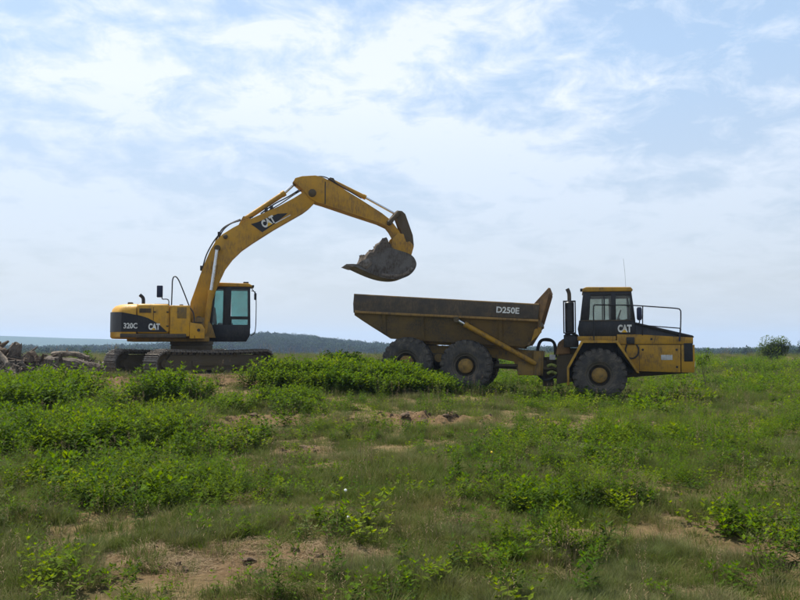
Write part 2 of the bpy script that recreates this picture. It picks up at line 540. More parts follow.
def text_part(name, body, mat, parent, origin, width, height, angle=0.0, embolden=0.03, matrix=None, depth=0.006):
    """Flat lettering on a side that faces -v; origin = lower left corner (u, v, w), angle in the u-w plane."""
    cu = bpy.data.curves.new(name, 'FONT')
    cu.body = body
    cu.offset = embolden
    cu.extrude = 0.004
    cu.resolution_u = 3
    tmp = bpy.data.objects.new(name, cu)
    COL.objects.link(tmp)
    dg = bpy.context.evaluated_depsgraph_get()
    me = bpy.data.meshes.new_from_object(tmp.evaluated_get(dg))
    bpy.data.objects.remove(tmp)
    co = np.empty(len(me.vertices) * 3)
    me.vertices.foreach_get('co', co)
    co = co.reshape(-1, 3)
    lo, hi = co.min(0), co.max(0)
    x = (co[:, 0] - lo[0]) / (hi[0] - lo[0]) * width
    y = (co[:, 1] - lo[1]) / (hi[1] - lo[1]) * height
    z = (co[:, 2] - lo[2]) / max(1e-6, hi[2] - lo[2]) * depth
    ca, sa = math.cos(angle), math.sin(angle)
    new = np.stack([origin[0] + x * ca - y * sa, origin[1] - z, origin[2] + x * sa + y * ca], 1)
    me.vertices.foreach_set('co', new.ravel())
    me.materials.clear()
    me.materials.append(M[mat])
    me.update()
    o = bpy.data.objects.new(name, me)
    COL.objects.link(o)
    o.parent = parent
    if matrix is not None:
        o.matrix_local = matrix
    return o


# ------------------------------------------------------------------ terrain
def S(a, b, x):
    t_ = np.clip((np.asarray(x, float) - a) / (b - a), 0, 1)
    return t_ * t_ * (3 - 2 * t_)


_rs = np.random.RandomState(3)
_PERM = _rs.permutation(256)
_VAL = _rs.rand(256)


def vnoise(x, y):
    x = np.asarray(x, float); y = np.asarray(y, float)
    xi, yi = np.floor(x).astype(int), np.floor(y).astype(int)
    xf, yf = x - xi, y - yi
    xf, yf = xf * xf * (3 - 2 * xf), yf * yf * (3 - 2 * yf)
    h = lambda i, j: _VAL[_PERM[(_PERM[i & 255] + j) & 255]]
    return (h(xi, yi) * (1 - xf) + h(xi + 1, yi) * xf) * (1 - yf) + (h(xi, yi + 1) * (1 - xf) + h(xi + 1, yi + 1) * xf) * yf


def fbm(x, y, o=4):
    s, a, n = 0.0, 0.5, 0.0
    for i in range(o):
        s = s + a * vnoise(np.asarray(x) * 2 ** i + 17.3 * i, np.asarray(y) * 2 ** i + 5.1 * i)
        n += a
        a *= 0.5
    return s / n


def gauss(x, y, cx, cy, sx, sy, rot=0.0):
    c, s = math.cos(rot), math.sin(rot)
    dx, dy = x - cx, y - cy
    u, v = dx * c + dy * s, -dx * s + dy * c
    return np.exp(-0.5 * ((u / sx) ** 2 + (v / sy) ** 2))


# bare or turned soil: (x, y, sx, sy, strength)
BARE = [(-1.35, 6.25, 0.66, 0.40, 1.15), (-0.8, 6.2, 0.5, 0.28, 0.8), (-1.9, 6.6, 0.4, 0.3, 0.8),
        (-2.9, 16.2, 0.5, 0.3, 1.15), (-2.0, 16.4, 0.5, 0.25, 1.1), (-0.9, 16.3, 0.6, 0.32, 1.25), (0.05, 16.5, 0.7, 0.45, 1.35), (0.9, 16.7, 0.5, 0.28, 1.1), (1.9, 16.9, 0.6, 0.25, 1.0), (3.2, 16.6, 0.5, 0.2, 0.8), (4.7, 16.3, 0.5, 0.22, 1.1), (5.3, 16.5, 0.5, 0.2, 0.8),
        (-0.2, 11.8, 0.42, 0.26, 0.9), (-1.6, 12.8, 0.5, 0.3, 0.8), (-1.0, 11.2, 0.5, 0.25, 0.6), (-1.1, 12.2, 0.6, 0.2, 0.6),
        (-3.3, 15.0, 0.6, 0.4, 0.9), (-4.0, 17.2, 0.5, 0.3, 0.7), (-8.6, 24.3, 1.7, 1.1, 1.2), (-5.1, 23.6, 1.6, 0.8, 1.2), (-11.0, 25.8, 3.5, 1.1, 1.2), (-6.7, 26.5, 3.4, 2.6, 1.2),
        (-6.9, 20.6, 0.5, 1.2, 0.7), (2.7, 6.6, 0.5, 0.3, 0.7), (2.1, 7.2, 0.5, 0.22, 0.6), (3.0, 8.6, 0.6, 0.3, 0.6), (6.2, 14.0, 0.9, 0.4, 0.5),
        (1.5, 8.4, 0.4, 0.18, 0.5), (5.0, 11.0, 0.6, 0.4, 0.5), (-4.2, 11.0, 0.4, 0.4, 0.5), (3.4, 20.5, 2.0, 0.4, 0.35), (9.5, 19.0, 1.6, 0.6, 0.5),
        (0.6, 6.9, 0.35, 0.15, 0.5), (-0.9, 9.0, 0.5, 0.2, 0.5), (-2.6, 20.2, 0.5, 0.3, 0.5), (4.4, 9.6, 0.5, 0.3, 0.6), (1.9, 22.0, 0.8, 0.3, 0.5)]


def soil_mask(x, y):
    s = 0.0
    for cx, cy, sx, sy, k in BARE:
        s = s + k * gauss(x, y, cx, cy, sx, sy)
    n = fbm(x * 1.6, y * 1.6, 4)
    n2 = fbm(x * 5 + 9, y * 5, 3)
    s = s * (0.05 + 1.1 * n + 0.9 * n2)
    return np.clip((s - 0.25) * 1.7, 0, 1)


def px_of(x, y):
    return 400 + 820 * x / np.maximum(y, 1e-3)


def ground_h(x, y):
    x = np.asarray(x, float); y = np.asarray(y, float)
    r = np.hypot(x, y)
    A = S(7, -5, x) * S(12, 26, y)
    B = S(32, 95, y)
    h = 0.66 * (A + (1 - A) * B)
    h = h + 0.30 * gauss(x, y, -2.4, 26.3, 1.7, 1.5) + 0.18 * gauss(x, y, -5.6, 23.8, 1.8, 0.8) + 0.10 * gauss(x, y, -9.5, 24.0, 2, 0.8)
    h = h + 0.12 * gauss(x, y, -0.4, 16.6, 2.4, 0.4) * (fbm(x * 1.2, y * 1.2, 2) + 0.4) + 0.07 * gauss(x, y, 4.8, 16.6, 1.0, 0.35)
    near = 1 - S(25, 70, r)
    flat = 1 - np.clip(gauss(x, y, 3.2, 25.8, 4.2, 1.8) * 1.3 + gauss(x, y, -6.7, 26.5, 2.6, 2.6) * 1.2, 0, 0.93)
    h = h + (0.16 * (fbm(x * 0.5, y * 0.5, 3) - 0.5) + 0.07 * (fbm(x * 2.1, y * 2.1, 3) - 0.5)) * flat * S(1, 6, r)
    h = h + 0.035 * (fbm(x * 9, y * 9, 2) - 0.5) * near
    h = h + (0.10 + 0.20 * S(9, 15, y)) * (fbm(x * 5.0, y * 5.0, 4) - 0.45) * soil_mask(x, y) * near * flat
    # the field drops away past its edge, woods and ridges beyond
    h = h - S(110, 420, r) * 9.0
    a = np.degrees(np.arctan2(x, y))
    h = h + wood_ridge(a) * np.exp(-0.5 * ((r - 700) / 150.0) ** 2)
    far = 10 + 34 * np.exp(-0.5 * ((a + 31) / 14.0) ** 2) + 5 * (fbm(a * 0.12 + 40, a * 0 + 3, 3) - 0.5)
    h = h + far * np.exp(-0.5 * ((r - 2350) / 330.0) ** 2)
    return h


_RA = [-180, -60, -33, -24, -17, -13.5, -9.3, -6.5, -2.0, 1.0, 6, 12, 20, 26, 40, 90, 180]
_RH = [6, 6, 3.5, 3.2, 4.5, 9.5, 15.0, 12.0, 6.5, 3.5, 3, 3, 0.5, 3, 5, 6, 6]


def wood_ridge(a):
    return np.interp(a, _RA, _RH) + 1.6 * (fbm(a * 0.45 + 90, a * 0 + 8, 3) - 0.5)


def build_ground():
    ang = np.concatenate([np.linspace(-180, -60, 24, endpoint=False), np.linspace(-60, -34, 40, endpoint=False),
                          np.linspace(-34, 34, 430, endpoint=False), np.linspace(34, 60, 40, endpoint=False), np.linspace(60, 180, 24, endpoint=False)])
    rr = [1.5]
    while rr[-1] < 46: rr.append(rr[-1] * 1.0085)
    while rr[-1] < 3000: rr.append(rr[-1] * 1.035)
    rr = np.array(rr)
    na, nr = len(ang), len(rr)
    A, Rr = np.meshgrid(np.radians(ang), rr)
    X, Y = Rr * np.sin(A), Rr * np.cos(A)
    Z = ground_h(X, Y)
    V = np.stack([X, Y, Z], -1).reshape(-1, 3)
    V = np.vstack([V, [[0, 0, float(ground_h(0.0, 0.001))]]])
    i = np.arange(nr - 1)[:, None] * na
    j = np.arange(na)[None, :]
    jn = (j + 1) % na
    F = np.stack([i + j, i + na + j, i + na + jn, i + jn], -1).reshape(-1, 4)
    faces = F.tolist() + [[len(V) - 1, int(k), int((k + 1) % na)] for k in range(na)]
    me = bpy.data.meshes.new('ground')
    me.from_pydata(V.tolist(), [], faces)
    me.polygons.foreach_set('use_smooth', [True] * len(me.polygons))
    s = soil_mask(V[:, 0], V[:, 1])
    at = me.attributes.new('soil', 'FLOAT', 'POINT'); at.data.foreach_set('value', s.astype(np.float32))
    fr = S(110, 300, np.hypot(V[:, 0], V[:, 1]))
    at = me.attributes.new('far', 'FLOAT', 'POINT'); at.data.foreach_set('value', fr.astype(np.float32))
    me.materials.append(M['ground'])
    me.update()
    o = bpy.data.objects.new('ground', me)
    COL.objects.link(o)
    o['kind'] = 'structure'
    o['label'] = 'rough hilltop field of soil and turf running out to wooded ridges'
    return o


build_ground()


def gz(x, y):
    return float(ground_h(float(x), float(y)))


# ------------------------------------------------------------------ excavator
def build_excavator():
    ox, oy = -6.72, 26.5
    T = empty('excavator', (ox, oy, 0.65), R(12))
    tag(T, 'yellow tracked excavator with its boom arched up and a full bucket raised over the truck', 'excavator')
    # --- undercarriage, turned under the house
    UY = Matrix.Rotation(R(36), 4, 'Z')
    b = MB()
    b.prism([(-0.75, 0.40), (0.75, 0.40), (0.62, 0.85), (-0.62, 0.85)], -0.85, 0.85, 0.03)
    b.lathe([(0.0, 0.62), (0.08, 0.66), (0.2, 0.66), (0.26, 0.6)], (0, 0, 0.82), 36, 'z')
    b.build('car_body', 'frame', T, matrix=UY)
    b = MB(); b.lathe([(0.0, 0.58), (0.02, 0.68), (0.12, 0.68), (0.14, 0.58)], (0, 0, 1.04), 40, 'z')
    b.build('swing_ring', 'frame', T)
    rad, half, pitch_n = 0.40, 1.80, 50
    per = 4 * half + 2 * math.pi * rad

    def path(s):
        s = s % per
        if s < 2 * half:
            x = half - s
            return x, 0.47 + rad - 0.035 * (1 - (x / half) ** 2), math.pi
        s -= 2 * half
        if s < math.pi * rad:
            a = math.pi / 2 + s / rad
            return -half + rad * math.cos(a), 0.47 + rad * math.sin(a), a + math.pi / 2
        s -= math.pi * rad
        if s < 2 * half:
            return -half + s, 0.47 - rad, 2 * math.pi
        s -= 2 * half
        a = -math.pi / 2 + s / rad
        return half + rad * math.cos(a), 0.47 + rad * math.sin(a), a + math.pi / 2
    shoe0 = None
    for side in (-1, 1):
        vc = side * 1.17
        b = MB()
        b.prism([(-1.75, 0.26), (1.75, 0.26), (1.86, 0.47), (1.62, 0.74), (-1.62, 0.74), (-1.86, 0.47)], vc - 0.19, vc + 0.19, 0.03)
        b.box((-0.9, vc - 0.23, 0.40), (0.9, vc + 0.23, 0.56), 0.01)
        fr = b.build('track_frame', 'frame', T, matrix=UY)
        tr = empty('track'); tr.parent = T; tr.matrix_local = UY
        for cx, nm in ((-half, 'drive_sprocket'), (half, 'idler_wheel')):
            b = MB()
            b.lathe([(-0.17, 0.0), (-0.17, 0.12), (-0.1, 0.16), (-0.09, 0.30), (-0.06, 0.35), (0.06, 0.35), (0.09, 0.30), (0.1, 0.16), (0.17, 0.12), (0.17, 0.0)], (cx, vc, 0.47), 28)
            b.build(nm, 'frame', tr)
        for k in range(7):
            b = MB(); b.lathe([(-0.2, 0.0), (-0.2, 0.05), (-0.14, 0.12), (0.14, 0.12), (0.2, 0.05), (0.2, 0.0)], (-1.38 + k * 0.46, vc, 0.23), 18)
            b.build('track_roller', 'frame', tr)
        for x in (-0.7, 0.7):
            b = MB(); b.lathe([(-0.2, 0.0), (-0.2, 0.07), (0.2, 0.07), (0.2, 0.0)], (x, vc, 0.74), 14)
            b.build('carrier_roller', 'frame', tr)
        if shoe0 is None:
            b = MB()
            w = per / pitch_n * 0.47
            prof = [(-w, -0.03), (w, -0.03), (w, 0.012), (w * 0.75, 0.012), (w * 0.7, 0.05), (w * 0.58, 0.05), (w * 0.53, 0.012), (0.06 * w, 0.012),
                    (0.04 * w, 0.04), (-0.1 * w, 0.04), (-0.12 * w, 0.012), (-w * 0.62, 0.012), (-w * 0.66, 0.05), (-w * 0.8, 0.05), (-w * 0.84, 0.012), (-w, 0.012)]
            b.prism(prof, -0.35, 0.35)
            b.box((-w * 0.8, -0.16, -0.1), (w * 0.8, -0.10, -0.03)); b.box((-w * 0.8, 0.10, -0.1), (w * 0.8, 0.16, -0.03))
            shoe0 = b.build('track_shoe', 'track', tr, smooth=0)
            first = True
        for k in range(pitch_n):
            x, z, a = path(k * per / pitch_n)
            mtx = Matrix.Translation((x, vc, z)) @ Matrix.Rotation(-(a - math.pi), 4, 'Y') @ Matrix.Rotation(rnd.uniform(-0.02, 0.02), 4, 'Y')
            if first:
                shoe0.matrix_local = mtx; first = False
            else:
                share(shoe0, tr, mtx)

    # --- house
    b = MB(); b.box((-1.9, -0.95, 1.15), (0.55, 0.95, 1.30), 0.02)
    b.prism([(-0.1, 1.28), (0.75, 1.28), (0.62, 1.7), (0.42, 1.92), (0.05, 1.92)], -0.42, -0.30, 0.01)
    b.prism([(-0.1, 1.28), (0.75, 1.28), (0.62, 1.7), (0.42, 1.92), (0.05, 1.92)], 0.30, 0.42, 0.01)
    b.build('turntable_frame', 'frame_y', T)

    def outline(inset, z, nseg=14):
        r = []
        for k in range(nseg + 1):
            v = -1.27 + 2.54 * k / nseg
            u = -2.02 - 0.46 * (1 - abs(v / 1.27) ** 2.6)
            r.append((u + inset, v * (1.27 - inset) / 1.27, z))
        r.append((-1.6, 1.27 - inset, z)); r.append((-1.6, -1.27 + inset, z))
        return r
    b = MB()
    b.loft([outline(0.05, 1.24), outline(0.0, 1.29), outline(0.0, 1.6), outline(0.012, 2.02), outline(0.05, 2.16), outline(0.13, 2.25), outline(0.26, 2.30)])
    cw = b.build('counterweight', 'yellow', T, smooth=50)
    b = MB(); b.box((-1.598, -1.27, 1.38), (-0.62, 1.27, 2.30), 0.10, 4)
    hood = b.build('engine_hood', 'yellow', T)
    for u in (-1.594, -1.1):
        b = MB(); b.box((u - 0.006, -1.276, 1.45), (u + 0.006, -1.265, 2.2)); b.build('panel_seam', 'decal', hood)
    b = MB(); b.box((-1.15, -0.5, 2.298), (-0.7, 0.4, 2.345), 0.02); b.build('vent_cover', 'black', hood)
    dr = MB().box((-1.52, -1.283, 2.02), (-1.16, -1.2705, 2.16), 0.003).build('louvre_panel', 'frame_y', hood)
    for k in range(5):
        b = MB(); b.box((-1.50, -1.290, 2.035 + k * 0.024), (-1.18, -1.2835, 2.047 + k * 0.024)); b.build('louvre_slat', 'decal', dr)
    for (u, z) in ((-1.06, 2.05), (-0.68, 2.05), (-0.68, 1.62)):
        b = MB(); b.box((u - 0.035, -1.285, z - 0.02), (u + 0.035, -1.2705, z + 0.02), 0.004); b.build('door_latch', 'black', hood)
    b = MB(); b.box((-1.9, -0.9, 2.27), (-1.75, -0.7, 2.36), 0.02); b.build('lifting_eye', 'frame', cw)
    b = MB(); b.tube(arc([(-1.45, -0.75, 2.25), (-1.45, -0.75, 2.45), (-1.48, -0.75, 2.53), (-1.56, -0.75, 2.60)], 4), 0.055, 12)
    b.build('exhaust_pipe', 'black', T)
    # black stripe wrapped round the tail
    pts = []
    for k in range(0, 6):
        v = -0.25 - 1.02 * k / 5
        pts.append((-2.02 - 0.46 * (1 - abs(v / 1.27) ** 2.6) - 0.006, v - 0.006))
    pts += [(u, -1.278) for u in (-1.95, -1.8, -1.6, -1.45, -1.25, -1.05, -0.88, -0.76, -0.69)]
    lo, hi = [], []
    for u, v in pts:
        top = np.interp(u, [-2.5, -2.05, -1.46, -1.25, -1.03, -0.85, -0.69], [2.06, 2.04, 1.93, 1.86, 1.74, 1.60, 1.445])
        lo.append((u, v, 1.44)); hi.append((u, v, float(top)))
    b = MB()
    for k in range(len(pts) - 1):
        b.bm.faces.new([b.bm.verts.new(q) for q in (lo[k], lo[k + 1], hi[k + 1], hi[k])])
    bmesh.ops.remove_doubles(b.bm, verts=b.bm.verts[:], dist=1e-4)
    bmesh.ops.solidify(b.bm, geom=b.bm.faces[:], thickness=-0.003)
    stripe = b.build('side_stripe', 'decal', T)
    text_part('model_lettering', '320C', 'white', stripe, (-1.96, -1.284, 1.54), 0.40, 0.17, 0, 0.025)
    text_part('maker_lettering', 'CAT', 'white', stripe, (-1.24, -1.284, 1.50), 0.34, 0.20, 0, 0.05)
    b = MB(); b.prism([(-1.15, 1.50), (-1.03, 1.50), (-1.09, 1.57)], -1.293, -1.286); b.build('logo_triangle', 'letter_yellow', stripe)
    b = MB(); b.box((-2.06, -1.295, 1.26), (-0.12, -1.20, 1.385), 0.02); b.build('side_rail', 'bed_dark', T)
    # right hand boxes in front of the engine
    b = MB(); b.box((-0.615, -1.27, 1.30), (-0.02, -0.45, 2.26), 0.035, 3)
    fb = b.build('fuel_tank', 'yellow', T)
    b = MB(); b.box((-0.40, -1.276, 1.86), (-0.12, -1.268, 2.20), 0.002); b.build('tank_panel', 'frame_y', fb)
    b = MB(); b.lathe([(0, 0.06), (0.05, 0.06), (0.06, 0.04)], (-0.3, -0.85, 2.255), 16, 'z'); b.build('filler_cap', 'black', fb)
    b = MB(); b.prism([(-0.018, 1.24), (0.42, 1.24), (0.42, 1.55), (0.34, 1.68), (0.0, 1.74), (-0.018, 1.74)], -1.262, -0.5, 0.03, 3)
    sb = b.build('tool_box', 'yellow', T)
    b = MB(); b.lathe([(-0.006, 0.05), (0.0, 0.05)], (0.25, -1.262, 1.5), 14); b.build('latch', 'black', sb)
    b = MB(); b.box((0.02, -1.24, 1.741), (0.35, -0.55, 1.755), 0.003); b.build('step_tread', 'black', sb)
    b = MB(); b.box((-0.615, 0.40, 1.31), (0.40, 1.27, 2.28), 0.05, 3); b.build('battery_box', 'yellow', T)
    b = MB(); b.box((-0.6, -0.42, 1.31), (-0.05, 0.38, 2.05), 0.03); b.build('pump_housing', 'black', T)
    b = MB()
    b.tube(arc([(-0.58, -1.12, 2.24), (-0.57, -1.12, 2.75), (-0.56, -1.12, 3.05), (-0.50, -1.12, 3.16), (-0.39, -1.12, 3.07), (-0.22, -1.12, 2.68), (-0.05, -1.12, 2.25), (0.10, -1.2, 1.95), (0.13, -1.25, 1.25)], 5), 0.019, 8)
    b.build('handrail', 'black', T)
    b = MB(); b.box((-1.02, -1.22, 2.50), (-0.84, -1.16, 2.87), 0.025); mir = b.build('mirror', 'blue_black', T)
    b = MB(); b.tube(arc([(-0.86, -1.19, 2.5), (-0.84, -1.19, 2.45), (-0.72, -1.19, 2.45), (-0.66, -1.19, 2.40), (-0.66, -1.19, 2.24)], 4), 0.016, 8); b.build('mirror_arm', 'black', mir)
    # --- cab
    cab = empty('cab'); cab.parent = T
    c0, c1 = 0.40, 1.28
    b = MB(); b.prism([(0.50, 1.16), (1.74, 1.16), (1.86, 1.38), (1.86, 1.72), (0.50, 1.72)], c0, c0 + 0.05, 0.01)
    b.prism([(0.50, 1.16), (1.74, 1.16), (1.86, 1.38), (1.86, 1.62), (0.50, 1.62)], c1 - 0.05, c1, 0.01)
    b.box((0.5, c0 + 0.05, 1.16), (1.74, c1 - 0.05, 1.24)); b.box((0.5, c0 + 0.05, 1.24), (0.56, c1 - 0.05, 1.9))
    b.build('cab_shell', 'black', cab)
    for v in (c0, c1 - 0.06):
        for (u0, z0, u1, z1, w) in ((0.50, 1.6, 0.60, 2.98, 0.12), (1.80, 1.6, 1.78, 2.98, 0.07), (0.96, 1.62, 0.98, 2.98, 0.26)):
            b = MB(); b.prism([(u0, z0), (u0 + w, z0), (u1 + w, z1), (u1, z1)], v + 0.002, v + 0.058, 0.01); b.build('pillar', 'black', cab)
        b = MB(); b.box((0.56, v + 0.004, 2.90), (1.86, v + 0.056, 2.99), 0.01); b.build('roof_rail', 'black', cab)
        b = MB(); b.box((1.22, v + 0.01, 1.92), (1.80, v + 0.05, 2.0), 0.01); b.build('window_bar', 'black', cab)
    for u in (0.58, 1.80):
        b = MB(); b.box((u, c0 + 0.06, 2.90), (u + 0.06, c1 - 0.06, 2.98), 0.01); b.build('roof_rail', 'black', cab)
    b = MB(); b.prism([(0.50, 2.985), (1.90, 2.985), (1.92, 3.03), (1.80, 3.10), (0.62, 3.12), (0.50, 3.07)], c0 - 0.03, c1 + 0.03, 0.025, 3)
    rf = b.build('roof', 'yellow', cab)
    b = MB(); b.box((1.62, c0 + 0.06, 3.10), (1.80, c0 + 0.2, 3.16), 0.02); b.build('roof_lamp', 'black', rf)
    b = MB(); b.box((1.84, c0 + 0.05, 2.985), (1.98, c1 - 0.05, 3.05), 0.012); b.build('front_visor', 'black', rf)
    for (a, bb) in (((0.62, c0 + 0.025, 1.72), (0.98, c0 + 0.031, 2.9)), ((1.24, c0 + 0.025, 1.99), (1.80, c0 + 0.031, 2.9)), ((1.24, c0 + 0.025, 1.72), (1.80, c0 + 0.031, 1.93)),
                    ((0.62, c1 - 0.031, 1.62), (0.98, c1 - 0.025, 2.9)), ((1.24, c1 - 0.031, 1.99), (1.80, c1 - 0.025, 2.9)), ((1.24, c1 - 0.031, 1.5), (1.80, c1 - 0.025, 1.93)),
                    ((1.825, c0 + 0.06, 1.45), (1.831, c1 - 0.06, 2.9)), ((0.565, c0 + 0.13, 1.9), (0.571, c1 - 0.13, 2.9))):
        b = MB(); b.box(a, bb); b.build('window_pane', 'glass_green', cab)
    b = MB(); b.box((0.72, 0.60, 1.45), (1.20, 1.08, 1.60), 0.04, 3); b.prism([(0.66, 1.58), (0.80, 1.58), (0.72, 2.30), (0.62, 2.30)], 0.62, 1.06, 0.03)
    b.box((0.8, 0.66, 1.24), (1.12, 1.02, 1.45)); b.build('seat', 'seat', cab)
    b = MB(); b.box((0.80, 0.46, 1.24), (1.30, 0.58, 1.78), 0.03); b.box((1.20, 0.5, 1.76), (1.26, 0.55, 1.98)); b.build('console', 'black', cab)
    b = MB(); b.tube(arc([(1.88, c0 + 0.02, 1.35), (2.02, c0 - 0.02, 1.5), (2.05, c0 - 0.02, 2.1), (2.03, c0 - 0.02, 2.7), (1.90, c0 + 0.02, 2.93)], 5), 0.014, 8); b.build('grab_rail', 'black', cab)
    b = MB(); b.box((1.98, c0 - 0.06, 2.55), (2.06, c0 + 0.06, 2.78), 0.02); b.build('cab_mirror', 'black', cab)
    b = MB(); b.tube([(1.88, c0 + 0.02, 2.86), (2.02, c0, 2.82), (2.02, c0, 2.7)], 0.012, 6); b.build('cab_mirror_arm', 'black', cab)
    # --- boom
    boom = MB().prism([(0.02, 1.70), (-0.10, 1.98), (-0.05, 2.42), (0.10, 2.86), (0.22, 3.24), (0.38, 3.70), (0.56, 4.14), (0.72, 4.42), (0.92, 4.64), (1.25, 4.86), (1.64, 5.08), (2.16, 5.34),
                       (2.69, 5.60), (3.20, 5.90), (3.44, 6.06), (3.66, 6.26), (3.84, 6.32), (4.00, 6.26), (4.06, 6.10), (3.92, 5.80), (3.75, 5.62), (3.55, 5.46), (2.59, 4.87),
                       (1.90, 4.40), (1.55, 4.14), (1.25, 3.85), (1.03, 3.52), (0.88, 3.18), (0.74, 2.82), (0.62, 2.42), (0.52, 2.0), (0.44, 1.70), (0.25, 1.58)], -0.235, 0.235, 0.012).build('boom', 'yellow_boom', T)
    # black panel with the maker's letters
    ang = math.atan2(5.44 - 4.98, 3.05 - 1.95)
    b = MB(); b.prism([(1.83, 5.00), (2.08, 5.08), (2.40, 5.24), (2.70, 5.37), (3.03, 5.40), (2.62, 5.05), (2.20, 4.74)], -0.243, -0.237); dec = b.build('boom_decal', 'decal', boom)
    text_part('maker_lettering', 'CAT', 'white', dec, (2.26, -0.246, 4.86), 0.46, 0.27, R(31), 0.05)
    b = MB(); p0 = Vector((2.26, 0, 4.86)); e1 = Vector((math.cos(R(31)), 0, math.sin(R(31)))); e2 = Vector((-math.sin(R(31)), 0, math.cos(R(31))))
    q = [p0 + e1 * 0.12, p0 + e1 * 0.32, p0 + e1 * 0.22 + e2 * 0.12]
    b.prism([(v_.x, v_.z) for v_ in q], -0.256, -0.2535); b.build('logo_triangle', 'letter_yellow', dec)
    b = MB(); q = [p0 + e1 * 0.40 - e2 * 0.035, p0 + e1 * 0.98 - e2 * 0.04, p0 + e1 * 0.98 - e2 * 0.015, p0 + e1 * 0.40 - e2 * 0.005]
    b.prism([(v_.x, v_.z) for v_ in q], -0.249, -0.2435); b.build('decal_line', 'white', dec)
    for (u, w, r_) in ((0.77, 4.18, 0.10), (1.02, 4.56, 0.075), (3.82, 6.08, 0.12), (0.22, 1.86, 0.11)):
        b = MB(); b.lathe([(-0.30, 0.0), (-0.30, r_ * 0.55), (-0.27, r_), (0.27, r_), (0.30, r_ * 0.55), (0.30, 0.0)], (u, 0, w), 20); b.build('pin_boss', 'frame', boom)

    def cylinder(name, base, joint, end, r0, r1, mat='yellow_boom'):
        base, joint, end = Vector(base), Vector(joint), Vector(end)
        b_ = MB(); d = (joint - base).normalized()
        b_.tube([base - d * 0.06, base, base + d * 0.12, joint - d * 0.12, joint - d * 0.119, joint], [r0 * 0.8, r0, r0, r0, r0 * 1.18, r0 * 1.18], 16)
        o = b_.build(name, mat, T)
        b_ = MB(); b_.tube([joint - d * 0.02, end], r1, 12); b_.build('rod', 'chrome', o)
        b_ = MB(); b_.lathe([(-r0 * 0.9, 0.0), (-r0 * 0.9, r0 * 0.9), (r0 * 0.9, r0 * 0.9), (r0 * 0.9, 0.0)], end, 16); b_.build('rod_eye', 'frame', o)
        return o
    cylinder('boom_cylinder', (0.42, -0.36, 1.45), (0.59, -0.36, 2.80), (0.77, -0.36, 4.18), 0.085, 0.055)
    cylinder('boom_cylinder', (0.42, 0.36, 1.45), (0.59, 0.36, 2.80), (0.77, 0.36, 4.18), 0.085, 0.055)
    cylinder('stick_cylinder', (1.62, 0, 5.17), (2.94, 0, 6.12), (3.27, 0, 6.45), 0.088, 0.05)
    cylinder('bucket_cylinder', (4.50, 0, 6.60), (5.68, 0, 6.06), (6.74, 0, 5.52), 0.072, 0.042)
    b = MB(); b.prism([(1.42, 4.95), (1.85, 5.17), (1.70, 5.27), (1.58, 5.27)], -0.12, -0.09); b.prism([(1.42, 4.95), (1.85, 5.17), (1.70, 5.27), (1.58, 5.27)], 0.09, 0.12)
    b.build('cylinder_bracket', 'yellow_boom', boom)
    for dv, pts_ in ((-0.10, [(0.80, 4.50), (0.95, 4.80), (1.20, 5.02), (1.55, 5.14), (1.9, 5.26)]), (0.10, [(0.7, 4.42), (0.9, 4.84), (1.2, 5.06), (1.5, 5.2)]),
                     (-0.06, [(2.15, 5.38), (2.6, 5.72), (3.05, 5.98), (3.40, 6.22)]), (0.08, [(2.2, 5.38), (2.8, 5.76), (3.2, 6.05), (3.5, 6.25)]), (-0.13, [(0.3, 3.5), (0.42, 3.95), (0.62, 4.36), (0.8, 4.62)])):
        b = MB(); b.tube(arc([(u, dv, w) for u, w in pts_], 5), 0.022, 7); b.build('hydraulic_hose', 'hose', boom)
    for (u, w) in ((0.28, 3.56), (2.33, 5.53), (2.5, 5.6), (0.82, 4.68)):
        b = MB(); b.box((u - 0.05, -0.15, w - 0.1), (u + 0.05, 0.1, w + 0.05), 0.01); b.build('hose_clamp', 'black', boom)
    # --- stick
    st = MB().prism([(3.20, 6.46), (3.26, 6.58), (3.49, 6.655), (3.93, 6.70), (4.20, 6.64), (4.48, 6.50), (5.40, 5.98), (6.20, 5.50), (6.50, 5.28), (6.78, 4.92), (6.90, 4.70), (6.84, 4.58), (6.70, 4.58),
                     (6.52, 4.92), (6.40, 5.06), (6.09, 5.18), (5.20, 5.44), (4.21, 5.74), (3.98, 5.80), (3.80, 5.88), (3.66, 6.02), (3.52, 6.22)], -0.27, 0.27, 0.012).build('stick', 'yellow_boom', T)
    for (u, w, r_) in ((3.83, 6.10, 0.13), (6.80, 4.68, 0.09), (6.42, 5.16, 0.07)):
        b = MB(); b.lathe([(-0.34, 0.0), (-0.34, r_ * 0.5), (-0.30, r_), (0.30, r_), (0.34, r_ * 0.5), (0.34, 0.0)], (u, 0, w), 20); b.build('pin_boss', 'frame', st)
    b = MB(); b.prism([(4.30, 6.55), (4.72, 6.34), (4.56, 6.66), (4.44, 6.68)], -0.13, -0.09); b.prism([(4.30, 6.55), (4.72, 6.34), (4.56, 6.66), (4.44, 6.68)], 0.09, 0.13); b.build('cylinder_bracket', 'frame', st)
    b = MB(); b.tube(arc([(3.9, -0.16, 6.68), (4.3, -0.18, 6.66), (4.9, -0.18, 6.33), (5.5, -0.18, 6.0)], 5), 0.02, 7); b.build('hydraulic_hose', 'hose', st)
    b = MB(); b.box((4.24, -0.275, 5.74), (4.28, -0.27, 6.5)); b.build('weld_plate', 'frame', st)
    for s in (-1, 1):
        b = MB(); b.tube([(6.42, s * 0.31, 5.16), (6.58, s * 0.31, 5.35), (6.78, s * 0.31, 5.54)], [0.10, 0.07, 0.10], 10); b.build('idler_link', 'frame', T)
